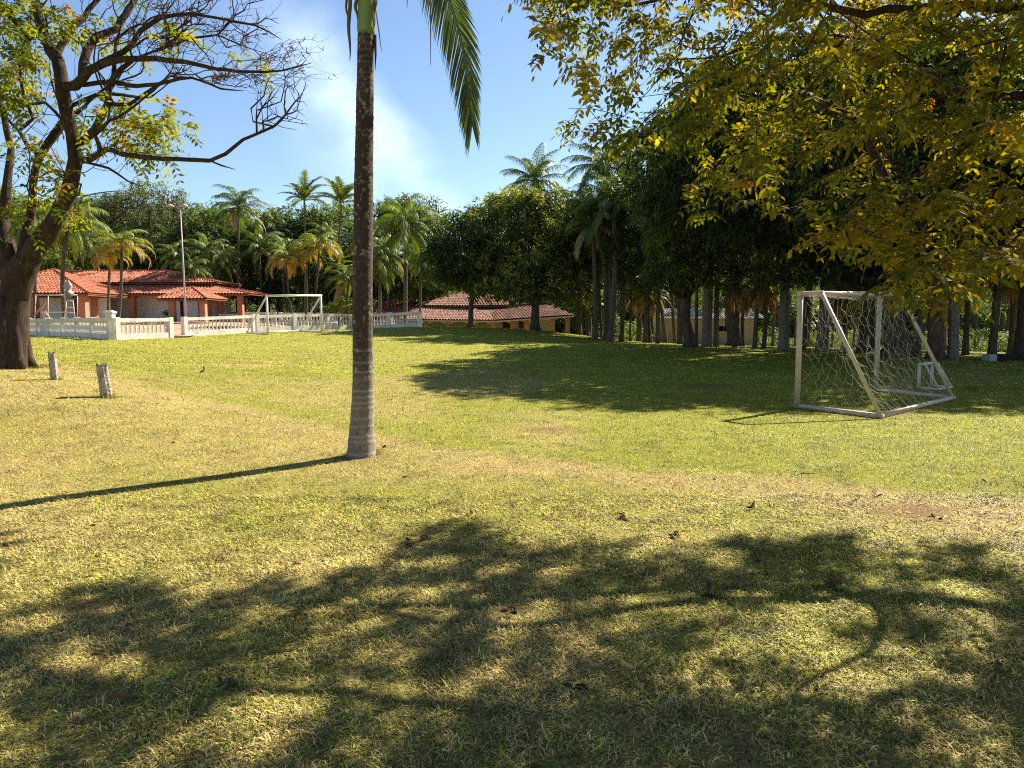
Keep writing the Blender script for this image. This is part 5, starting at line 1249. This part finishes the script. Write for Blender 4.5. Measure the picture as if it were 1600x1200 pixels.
def mangoes():
    g = gb
    broadleaf('mango_tree', 'wide rounded mango tree with yellowish new leaves above the round pavilion', gp(836, 516, 44.5),
              [B(835, 400, 44.5, 72, 88), B(790, 370, 45.5, 55, 60), B(868, 368, 45, 48, 60), B(825, 345, 44, 48, 44), B(780, 430, 44, 42, 45), B(872, 430, 45, 40, 44), B(842, 440, 42.5, 46, 40)], 0.27, 1.6, 13, 0.30, MG, g, tipcol=(0.36, 0.34, 0.055))
    broadleaf('mango_tree', 'dark mango tree with thin bent trunk left of the round pavilion roof', gp(736, 514, 45),
              [B(725, 395, 45.5, 48, 58), B(700, 420, 45.5, 32, 44), B(755, 430, 45.5, 36, 44), B(738, 365, 46.5, 34, 34)], 0.17, 2.6, 13, 0.30, DK, g, lean=P(738, 455, 45))
    broadleaf('mango_tree', 'dark narrow tree filling the gap right of the yellowish mango', gp(905, 526, 46), [B(908, 380, 46, 34, 62), B(900, 330, 47, 26, 34), B(925, 420, 46, 26, 40)], 0.16, 3.2, 12, 0.30, DK, g)
    broadleaf('mango_tree', 'compact blackish-green tree in front of the tall palm cluster', gp(971, 536, 40), [B(985, 385, 40, 42, 52), B(978, 340, 41, 32, 34), B(998, 428, 40, 32, 34)], 0.13, 3.6, 13, 0.28, DK, g)
    broadleaf('mango_tree', 'tall dark mango tree at the left edge of the dense grove', gp(1078, 541, 33), [B(1070, 330, 31.5, 58, 78), B(1050, 400, 31, 42, 60), B(1110, 270, 33, 55, 58), B(1090, 415, 30.5, 52, 50), B(1140, 350, 32, 60, 70), B(1060, 255, 34, 34, 34)], 0.26, 3.2, 14, 0.27, MG, g, lean=P(1072, 460, 32.5), tipcol=(0.13, 0.17, 0.03))
    broadleaf('mango_tree', 'huge mango tree mid-grove with low dark branches above the goal', gp(1404, 558, 27.2),
              [((7.3, 24.5, 8.7), (1.6, 1.6, 1.4)), ((8.6, 24.2, 8.2), (2.5, 2.5, 2.2)), ((7.6, 25.6, 6.0), (2.2, 2.2, 2.2)), ((11, 23.1, 8.6), (2.6, 2.6, 2.2)), ((10.2, 21.9, 6.0), (2.1, 2.1, 1.9)), ((14.2, 23, 8.2), (2.7, 2.7, 2.3)), ((17.2, 23, 8.2), (2.8, 2.8, 2.3)), ((13, 24, 5.4), (2.4, 2.4, 1.8)), ((9, 28, 7.6), (2.6, 2.6, 2.2)), ((12, 27, 8.6), (2.8, 2.8, 2.2)), ((16, 27, 8.6), (3, 3, 2.4)), ((20, 27, 8.2), (3, 3, 2.4)), ((6.6, 27.5, 7.2), (2.2, 2.2, 2)), B(1220, 330, 26, 88, 82), B(1300, 260, 28, 95, 85), B(1340, 360, 25.5, 85, 64), B(1250, 410, 25.5, 62, 44), B(1420, 300, 27, 95, 90), B(1460, 400, 26, 80, 50), B(1180, 240, 29, 70, 65), B(1390, 415, 25.5, 50, 34)], 0.52, 2.6, 18, 0.26, DK, g)
    broadleaf('mango_tree', 'leaning dark tree just right of the big goal', gp(1461, 562, 26.2), [B(1540, 320, 27, 90, 90), B(1510, 410, 26.5, 56, 46), B(1600, 390, 28, 70, 66), ((20.5, 22.5, 8.0), (2.8, 2.8, 2.3)), ((18.5, 22, 5.2), (2.2, 2.2, 1.8)), ((24, 21.5, 8), (2.8, 2.8, 2.5))], 0.26, 3.0, 17, 0.27, DK, g)
    broadleaf('mango_tree', 'tall dark tree closing the grove at the right edge', gp(1597, 568, 26.5), [B(1680, 300, 28, 110, 110), B(1740, 410, 28, 80, 70), B(1640, 420, 29, 46, 44), B(1800, 300, 27, 90, 100)], 0.28, 3.2, 11, 0.28, DK, g)
    broadleaf('mango_tree', 'tall tree rising behind the huge mango', (12.5, 40, gz(12.5, 40)), [B(1160, 250, 40, 80, 95), B(1230, 190, 40, 70, 70), B(1130, 380, 40, 60, 60)], 0.35, 4, 9, 0.34, MG, g)
    broadleaf('mango_tree', 'tall tree behind the right half of the grove', (24, 40, gz(24, 40)), [B(1420, 180, 40, 130, 95), B(1560, 200, 40, 120, 100), B(1480, 340, 41, 90, 80)], 0.4, 4, 8, 0.36, DK, g)
mangoes()
def left_background():
    g = gb
    # an open grey-green tree with bare twigs, behind the house
    b = (X_(232, 84), 84, 0.8)
    t = broadleaf('open_crowned_tree', 'broad grey-green open tree with many bare twigs behind the white house', b,
              [B(232, 330, 84, 62, 36), B(190, 345, 84, 45, 34), B(275, 350, 84, 48, 34), B(235, 385, 82, 60, 36), B(165, 385, 82, 40, 34), B(300, 390, 84, 36, 32)], 0.4, 6.0, 4.0, 0.42, GY, g, bark='twig', inner=0.3)
    S = Skel(); S.limb([np.array(b), P(232, 420, 84), P(232, 385, 84)], [.4, .35, .3], g=g); pts = []
    for _ in range(900):
        th = g.uniform(0, math.pi); r_ = g.uniform(.35, 1.0) ** .5; pts.append(P(228 + 92 * r_ * math.cos(th), 372 - 82 * r_ * math.sin(th), 84 + g.uniform(-5, 5)))
    S.grow(np.array(pts), 0.35, seg=.8, g=g); a = Acc(); S.mesh(a, S.radii(0.028, 2.2), lambda q: 5 if q > .1 else 3); part('twigs', a, M['twig'], t)
    spec = [('leafy tree behind the far-left roof end', 70, 75, [(60, 380, 55, 50), (110, 400, 50, 46), (20, 360, 55, 60)], LT), ('dark leafy tree rising behind the house ridge', 300, 78, [(300, 400, 46, 40), (345, 395, 44, 42), (325, 360, 36, 28)], MG),
            ('leafy tree between the mast and the drooping palm', 350, 82, [(340, 350, 40, 28), (395, 365, 42, 32), (370, 410, 46, 42)], LT), ('dense tree behind the yellow palms', 440, 80, [(430, 385, 50, 46), (480, 395, 52, 50), (455, 350, 44, 22)], MG),
            ('mid-green tree left of the lone palm trunk', 530, 80, [(530, 375, 50, 48), (560, 400, 46, 44), (505, 345, 34, 20)], LT), ('tall rounded tree behind the weeping palm', 650, 76, [(650, 345, 40, 36), (600, 370, 44, 46), (680, 385, 40, 46), (620, 330, 26, 18)], MG),
            ('dark tree behind the low red roof', 690, 70, [(690, 420, 44, 40), (650, 440, 40, 34)], DK), ('dark tree behind the long house roof', 240, 76, [(240, 410, 44, 26), (200, 405, 44, 30), (280, 420, 40, 26)], DK),
            ('dark tree behind the back balustrade', 420, 74, [(400, 440, 44, 40), (445, 445, 44, 40)], DK), ('dark tree left behind the lone palm trunk', 520, 72, [(510, 440, 46, 42), (560, 445, 48, 40), (600, 440, 40, 40)], DK),
            ('low dark tree beside the round pavilion roof', 630, 80, [(630, 440, 40, 36)], DK)]
    for lab, u, Y, bl, colr in spec:
        broadleaf('background_tree', lab, (X_(u, Y), Y, gz(X_(u, Y), Y)), [B(a_, b_, Y + g.normal(0, 1.2), c_, d_) for a_, b_, c_, d_ in bl], 0.3, 3.5, 5.5, 0.45, colr, g, group='trees behind the houses')
    for lab, u, v, Y, ru, rv in (('sunlit yellow-green bush above the far left roof slope', 78, 412, 68, 26, 15), ('small flowering shrub behind the balustrade left of the lone palm', 537, 482, 52, 22, 9), ('grey-green shrub beside the low red roof', 672, 450, 68, 22, 16)):
        x = X_(u, Y); z0 = gz(x, Y); t = thing('shrub', lab, 'shrub', (x, Y, z0)); a = Acc()
        for k in range(5): q = P(u + g.normal(0, ru * .4), v, Y); tube(a, [(x, Y, z0), (x * .5 + q[0] * .5, Y, (z0 + q[2]) / 2), q], [.05, .035, .015], 5)
        part('stem', a, M['groovebark'], t); a = Acc(); blobs_leaves(a, [B(u, v, Y, ru, rv), B(u - ru * .6, v + rv * .3, Y, ru * .6, rv * .7), B(u + ru * .6, v + rv * .3, Y, ru * .6, rv * .7)], 26, 0.26, LT, g); part('foliage', a, M['mango'], t)
left_background()

# ------------------------------------------------------------------ far woods, hill, undergrowth, lake
def far():
    g = gb
    a = Acc(); xs = np.linspace(-190, 60, 60); ys = np.linspace(105, 210, 30); X, Y = np.meshgrid(xs, ys)
    prof = np.interp((X / Y) * F + 800, [-400, 100, 180, 260, 340, 420, 480, 620, 760, 900, 1200], [24, 26, 25, 24, 22, 18, 14, 12, 10, 8, 5])
    Z = -1.2 + prof * sstep(Y, 105, 165) + (fbm(X, Y, 14) - .5) * 4 * sstep(Y, 115, 150); idx = np.arange(X.size).reshape(X.shape)
    a.add(np.stack([X, Y, Z], -1).reshape(-1, 3), None, np.stack([idx[:-1, :-1], idx[:-1, 1:], idx[1:, 1:], idx[1:, :-1]], -1).reshape(-1, 4), (0.07, 0.085, 0.03)); single('hill', a, M['plain'], smooth=True, kind='structure')
    a = Acc(); bl = []
    for _ in range(420):
        y = g.uniform(112, 170); x = g.uniform(-1.15, 0.25) * y; pr = np.interp(x / y * F + 800, [-400, 100, 180, 260, 340, 420, 480, 620, 760, 900, 1200], [24, 26, 25, 24, 22, 18, 14, 12, 10, 8, 5])
        z = -1.2 + pr * float(sstep(np.array(y), 105, 165)); r = g.uniform(2.0, 4.2); bl.append(((x, y, z + r * .6), (r, r, r * .85)))
    for i in range(0, len(bl), 1): blobs_leaves(a, [bl[i]], 2.0, 0.85, ((0.05, 0.07, 0.025), (0.13, 0.15, 0.05)), g, whorl=4)
    single('woods', a, M['mango'], kind='stuff', label='distant wooded hillside behind the palms at left')
    # wood beyond the water and behind the grove
    a = Acc()
    for _ in range(260):
        y = g.uniform(105, 150); x = g.uniform(0.0, 1.15) * y; r = g.uniform(2.5, 5); z = -1 + g.uniform(0, 1) ** 1.3 * 15; blobs_leaves(a, [((x, y, z), (r, r, r))], 1.7, 0.9, ((0.06, 0.09, 0.02), (0.18, 0.21, 0.05)), g, whorl=4)
    single('woods', a, M['mango'], kind='stuff', label='sunlit wood on the far side of the lake')
    a = Acc()
    for _ in range(80):
        y = g.uniform(46, 62); x = g.uniform(0.10, 0.95) * y
        if 10 < x < 18.5 and 44 < y < 57: continue
        if x < 8 and y > 50: x += 8
        r = g.uniform(0.5, 1.3); blobs_leaves(a, [((x, y, gz(x, y) + r * .5), (r, r, r * .8))], 11, 0.24, LT if g.random() < .5 else MG, g, whorl=5)
    single('undergrowth', a, M['mango'], kind='stuff', label='low leafy undergrowth behind the grove trunks')
    a = Acc(); a.add([(16, 80, -0.75), (400, 58, -0.75), (400, 104, -0.75), (5, 104, -0.75)], None, [(0, 1, 2, 3)], (0.1, 0.13, 0.12))
    m, t, b = principled('lake_water'); b.inputs['Base Color'].default_value = (0.10, 0.14, 0.10, 1); b.inputs['Roughness'].default_value = 0.12; n = noise(t, 1.5, 4); bump(t, b, n, 0.25, 0.05)
    single('lake_water', a, m, kind='structure')
far()
def grove_back():
    g = gb
    for i, (u, Y, z, r, c, lab) in enumerate(((960, 77, 8, 3.2, LT, 'sunlit leafy tree glimpsed left of the shed'), (1040, 73, 7, 3.2, MG, 'leafy tree directly behind the shed left end'), (1120, 71, 7.5, 3.4, LT, 'leafy tree above the shed roof'),
                                       (1210, 75, 7, 3.2, LT, 'leafy tree right of the shed by the water'), (1290, 77, 8, 3.6, MG, 'leafy waterside tree behind the goal'), (1390, 75, 8, 3.6, LT, 'leafy waterside tree behind the thick mango trunk'),
                                       (1480, 71, 7, 3.4, LT, 'sunlit tree right of the goal by the water'), (1570, 73, 8, 3.6, MG, 'leafy tree behind the low bench'), (1680, 71, 8, 4, MG, 'leafy tree outside the right edge'), (905, 88, 7, 3, DK, 'dark tree behind the pavilion right end'), (860, 92, 8, 4, DK, 'dark tree behind the round pavilion'), (780, 98, 8, 4, DK, 'dark tree far behind the pavilion roof'))):
        x = X_(u, Y); b = (x, Y, gz(x, Y)); s = r; z = z + 1.2
        broadleaf('background_tree', lab, b, [((x, Y, z), (s, s, s * .9)), ((x - s * .8, Y + 1, z - 1.8), (s * .7,) * 3), ((x + s * .8, Y - 1, z - 1.4), (s * .75,) * 3), ((x + g.normal(0, 1), Y, z + 2.6), (s * .8,) * 3)], 0.22, 4.0, 5.0, 0.40, c, g, group='trees behind the grove')
grove_back()

# ------------------------------------------------------------------ palms around the lawn
def palms():
    pg = 'palms behind the houses'
    def pv(lab, u, v, ub, Y, kind, cr, r=0.13, **k):
        x = X_(ub, Y); palm(lab, (x, Y, gz(x, Y)), P(u, v, Y), r, r * .75, kind, cr, k.pop('group', pg), **k)
    pv('tall drooping queen palm standing above the far trees right of the mast', 373, 322, 373, 70, 'queen', 1.0)
    pv('upright feathery palm against the sky, left one of the pair', 476, 330, 478, 62, 'king', 0.95, shaft=True, r=.10)
    pv('upright feathery palm against the sky beside the lone trunk', 533, 334, 533, 62, 'king', 0.95, shaft=True, r=.10)
    pv('big weeping palm with curtain of fronds above the shaded balustrade', 633, 345, 634, 52, 'weeping', 0.80, r=.16)
    pv('weeping palm partly hidden by the lone trunk', 592, 408, 592, 50, 'weeping', 0.62)
    pv('drooping palm seen through the left tree branches', 108, 345, 108, 50, 'weeping', 0.78, r=.15)
    pv('palm standing left of the old trunk', 60, 350, 60, 56, 'queen', 0.9)
    pv('yellow areca palm with golden arching fronds in front of the house', 190, 388, 187, 45, 'golden', 0.98, r=.10, group='golden palms on the terrace')
    pv('smaller golden palm half hidden behind its taller twin', 172, 402, 173, 45.6, 'golden', 0.72, r=.09, group='golden palms on the terrace')
    pv('golden palm behind the distant goal, left of the trio', 447, 410, 463, 51, 'golden', 0.82, r=.07, group='golden palms behind the goal')
    pv('golden palm with orange lower fronds in the middle of the trio', 478, 396, 478, 52, 'golden', 0.85, r=.08, group='golden palms behind the goal')
    pv('golden palm rising highest above the goal right post', 499, 388, 493, 51, 'golden', 0.9, r=.08, group='golden palms behind the goal')
    pv('dark green palm with drooping fan just left of the lone trunk', 545, 438, 545, 52, 'queen', 0.62, r=.09)
    pv('low green palm behind the flowering shrub', 528, 418, 530, 56, 'king', 0.7, r=.09)
    for i, (u, v, Y, k, c, lab) in enumerate(((150, 380, 68, 'queen', .8, 'dark palm behind the pavilion roof peak'), (320, 395, 72, 'queen', .9, 'palm behind the house ridge right of the mast'), (345, 405, 70, 'weeping', .75, 'weeping palm behind the right house roof'),
                              (405, 385, 72, 'queen', .9, 'palm left of the golden trio in the back row'), (425, 360, 76, 'queen', .85, 'tall back-row palm above the golden trio'), (300, 420, 66, 'weeping', .6, 'low palm touching the house ridge'), (565, 372, 68, 'queen', .9, 'palm right behind the lone trunk'),
                              (605, 392, 66, 'queen', .8, 'palm behind the weeping palm left side'), (508, 370, 72, 'queen', .8, 'back-row palm between the upright pair'), (270, 400, 70, 'queen', .7, 'palm behind the mast foot'), (660, 400, 62, 'weeping', .6, 'small weeping palm beside the dark mango'), (445, 395, 70, 'queen', .8, 'dark palm directly behind the golden trio'))):
        pv(lab, u, v, u + gb.normal(0, 4), Y, k, c, r=.12)
    pg2 = 'tall palms of the grove'
    def pr(lab, u, v, ub, Y, kind, cr, **k): pv(lab, u, v, ub, Y, kind, cr, group=pg2, **k)
    pr('tall palm crown standing clear above the yellowish mango', 836, 283, 842, 54, 'royal', 0.92, r=.16)
    pr('tallest palm left of the near canopy, double crowned', 946, 262, 947, 42, 'royal', 0.86, r=.16)
    pr('tall palm with lit fronds below the tallest crown', 958, 318, 952, 39, 'royal', 0.78, r=.16)
    pr('tall palm with hanging fronds over the dark compact tree', 925, 345, 929, 40, 'queen', 0.72, r=.14)
    pr('tall far palm between canopy and mango', 1012, 238, 1016, 50, 'queen', 0.9, r=.15)
    pr('palm crown touching the big dark mango', 1000, 300, 1007, 42, 'queen', 0.7, r=.13)
palms()

def grove():
    g = np.random.default_rng(55); grp = 'palm trunks of the grove'
    names = ['left of the shed', 'before the shed wall', 'between shed and goal', 'behind the goal net', 'right of the goal']
    def zone(u): return 0 if u < 1040 else 1 if u < 1180 else 2 if u < 1245 else 3 if u < 1430 else 4
    # foot u, foot v, width in px, height of the crown m, skirt, pale
    T = [(911, 527, 4, 7, 0, 0), (918, 527, 8, 8, .5, 0), (929, 530, 8, 0, 0, 0), (940, 530, 4, 7, 0, 0), (947, 531, 9, 0, 0, 0), (956, 531, 11, 0, 0, 1), (984, 531, 3, 6, 0, 0), (999, 534, 9, 6, .9, 0), (1007, 535, 6, 0, .8, 0), (1017, 536, 6, 7, 0, 0), (1027, 537, 6, 8, 0, 0),
         (1041, 533, 6, 7, 0, 0), (1055, 537, 5, 7, 0, 0), (1063, 538, 9, 8, 0, 0), (1088, 541, 5, 8, 0, 0), (1104, 542, 14, 9, 0, 1), (1119, 542, 8, 9, 0, 1), (1147, 543, 7, 6, .95, 0), (1161, 541, 5, 6, .8, 0), (1179, 545, 7, 5.5, 0, 0), (1193, 545, 7, 5.5, .85, 0), (1207, 540, 4, 7, 0, 0), (1224, 547, 15, 10, 0, 1),
         (1251, 548, 13, 9, 0, 0), (1283, 549, 17, 10, 0, 1), (1262, 540, 4, 7, 0, 0), (1318, 547, 9, 7, .9, 0), (1345, 551, 15, 9, 0, 0), (1363, 549, 9, 7, 0, 0), (1299, 541, 4, 7, 0, 0), (1333, 541, 4, 7, 0, 0), (1434, 556, 10, 8, 0, 1), (1478, 548, 9, 8, 0, 0), (1489, 561, 14, 9, 0, 1), (1508, 555, 10, 8, 0, 0), (1530, 548, 7, 8, 0, 0),
         (1549, 561, 13, 9, 0, 0), (1562, 549, 6, 7, 0, 0), (1577, 557, 9, 8, .8, 0), (1443, 546, 5, 7, 0, 0), (1588, 548, 5, 7, 0, 0), (1630, 566, 14, 9, 0, 0), (1664, 566, 10, 8, 0, 0)]
    words = ['thin', 'slim', 'medium', 'thick', 'swollen pale']
    cnt = {}
    ords = ['first', 'second', 'third', 'fourth', 'fifth', 'sixth', 'seventh', 'eighth', 'ninth', 'tenth', 'eleventh', 'twelfth', 'thirteenth']
    for (u, v, w, h, sk, pale) in sorted(T):
        b = G(u, v, 15, 75) if v > 534 else gp(u, v, {530: 44, 531: 43, 527: 47}.get(v, 45))
        Y = b[1]; r = (w if w < 10 else w * .86) / F * Y / 2; z = zone(u); k = cnt.get(z, 0); cnt[z] = k + 1
        ww = words[0] if w < 5 else words[1] if w < 8 else words[2] if w < 12 else words[3]
        lab = f"{ww} {'pale' if pale else 'brown'} palm trunk{' with dry hanging fronds' if sk else ''}, {ords[k]} from left {names[z]}"
        if h == 0: h = 7.5
        top = b + np.array([g.normal(0, .25), g.normal(0, .2), h * g.uniform(.9, 1.1)])
        if sk: top = b + np.array([g.normal(0, .1), 0, 2.9 + g.random() * .8])
        palm(lab, b, top, r, r * (.85 if not pale else .7), ('royal', 'queen', 'weeping')[int(g.integers(3))] if not sk else 'queen', (0.72 if not sk else 0.5) * g.uniform(.85, 1.1), grp, skirt=sk * .8, pale=bool(pale), bulge=0.06 if w > 13 and pale else 0)
    # thin trees between the palms
    for i, (u, v, lab) in enumerate(((1096, 520, 'thin crooked sapling before the shed door side'), (1240, 532, 'thin waterside sapling left of the goal post'), (1397, 535, 'thin sapling behind the goal stay'), (1520, 535, 'thin forked sapling right of the goal'), (1468, 538, 'thin sapling by the leaning dark tree'))):
        Y = 52; x = X_(u, Y); b = np.array([x, Y, gz(x, Y)]); broadleaf('sapling', lab, b, [(b + (0, 0, 3.6), (1.3, 1.3, 1.0)), (b + (.6, 0, 4.8), (1.1, 1.1, .9))], 0.06, 2.4, 12, 0.22, LT, g, group='saplings between the palms')
    # banana-like plant
    b = gp(921, 527, 47.5); t = thing('banana_plant', 'bright green banana plant with broad leaves beside the pavilion end', 'banana plant', b); a = Acc(); tube(a, [b, b + (0, 0, 1.2), b + (-.1, 0, 2.2)], [.16, .13, .09], 10, (0.2, 0.2, 0.08)); part('stem', a, M['groovebark'], t)
    for k in range(9):
        a = Acc(); az = k * 2.4; el = R(75 - 6 * k); d = np.array([math.cos(az), math.sin(az), 0]); s_ = np.array([-math.sin(az), math.cos(az), 0]); n = 9; L = 2.1; V = []; p = b + np.array([-.1, 0, 2.1])
        for i in range(n):
            f = i / (n - 1); e = el - R(95) * f ** 1.3; w = 0.32 * math.sin(math.pi * min(.98, .12 + f * .86)); V += [p - s_ * w - (0, 0, .08), p, p + s_ * w - (0, 0, .08)]; p = p + (d * math.cos(e) + np.array([0, 0, math.sin(e)])) * L / n
        Q = [q for i in range(n - 1) for q in ((3 * i, 3 * i + 1, 3 * i + 4, 3 * i + 3), (3 * i + 1, 3 * i + 2, 3 * i + 5, 3 * i + 4))]; a.add(V, None, Q, (0.17, 0.26, 0.03)); part('leaf', a, M['palm'], t)
grove()

# ------------------------------------------------------------------ litter on the turf
def litter():
    g = np.random.default_rng(66); a = Acc(); n = 9000
    y = g.uniform(2.0 ** 2, 24 ** 2, n) ** .5; x = (g.random(n) * 2 - 1) * (.8 * y + 1); d = dryness(x, y); keep = g.random(n) < (0.10 + 0.9 * sstep(d, .4, .9)) * np.clip(6 / y, 0.25, 1) * (0.5 + 0.9 * sstep(x, 0, 4)); x, y = x[keep], y[keep]; n = len(x)
    p = np.stack([x, y, ground(x, y) + (fbm(x, y, 2.5) - .5) * .05 * sstep(-y, -45, -2) + 0.018], -1); dr = nrm(np.stack([g.normal(0, 1, n), g.normal(0, 1, n), g.normal(0, .25, n)], -1)); X, Y, Z = frame(dr, nrm(np.array([0, 0, 1.0]) + g.normal(0, .45, (n, 3))))
    c = np.array([0.13, 0.06, 0.035])[None] * g.uniform(.4, 1.9, (n, 1)); c[g.random(n) < .10] = (0.36, 0.20, 0.08)
    put(a, LEAF_V, LEAF_T, LEAF_Q, p, X, Y, Z, g.uniform(.025, .065, n), c)
    for (u, v, s) in ((967, 812, .07), (972, 808, .05), (1050, 838, .08), (735, 806, .04), (640, 853, .07), (670, 852, .07), (797, 962, .06), (1296, 918, .08), (1300, 915, .06), (350, 1078, .06), (317, 582, .12), (1116, 940, .09), (1560, 1050, .05), (1420, 1010, .04), (900, 1090, .05), (520, 960, .04), (1180, 880, .05), (1340, 830, .05), (1460, 815, .05), (1180, 800, .07), (1205, 792, .05), (600, 700, .06)):
        q = G(u, v); m = 5; pp = np.tile(q, (m, 1)) + g.normal(0, s * .35, (m, 3)) * (1, 1, .2) + (0, 0, .025); dd = nrm(g.normal(0, 1, (m, 3)) * (1, 1, .6)); X, Y, Z = frame(dd, nrm(g.normal(0, 1, (m, 3)))); put(a, LEAF_V, LEAF_T, LEAF_Q, pp, X, Y, Z, np.full(m, s), np.tile(np.array([0.07, 0.04, 0.03]), (m, 1)) * g.uniform(.4, 2, (m, 1)))
    single('leaf_litter', a, M['straw'], kind='stuff', label='dry fallen leaves scattered over the turf')
    a = Acc()
    for (u, v, L, az) in ((1365, 778, .22, 1.2), (1250, 745, .25, .1), (1120, 1000, .3, .9), (230, 1015, .25, 2),):
        q = G(u, v) + (0, 0, .03); e = q + np.array([math.cos(az), math.sin(az), 0.04]) * L; tube(a, [q, (q + e) / 2 + g.normal(0, .02, 3), e], [.004, .003, .001], 5, (0.16, 0.11, 0.07))
    single('fallen_twigs', a, M['twig'], kind='stuff', label='thin dead twigs lying on the grass')
litter()
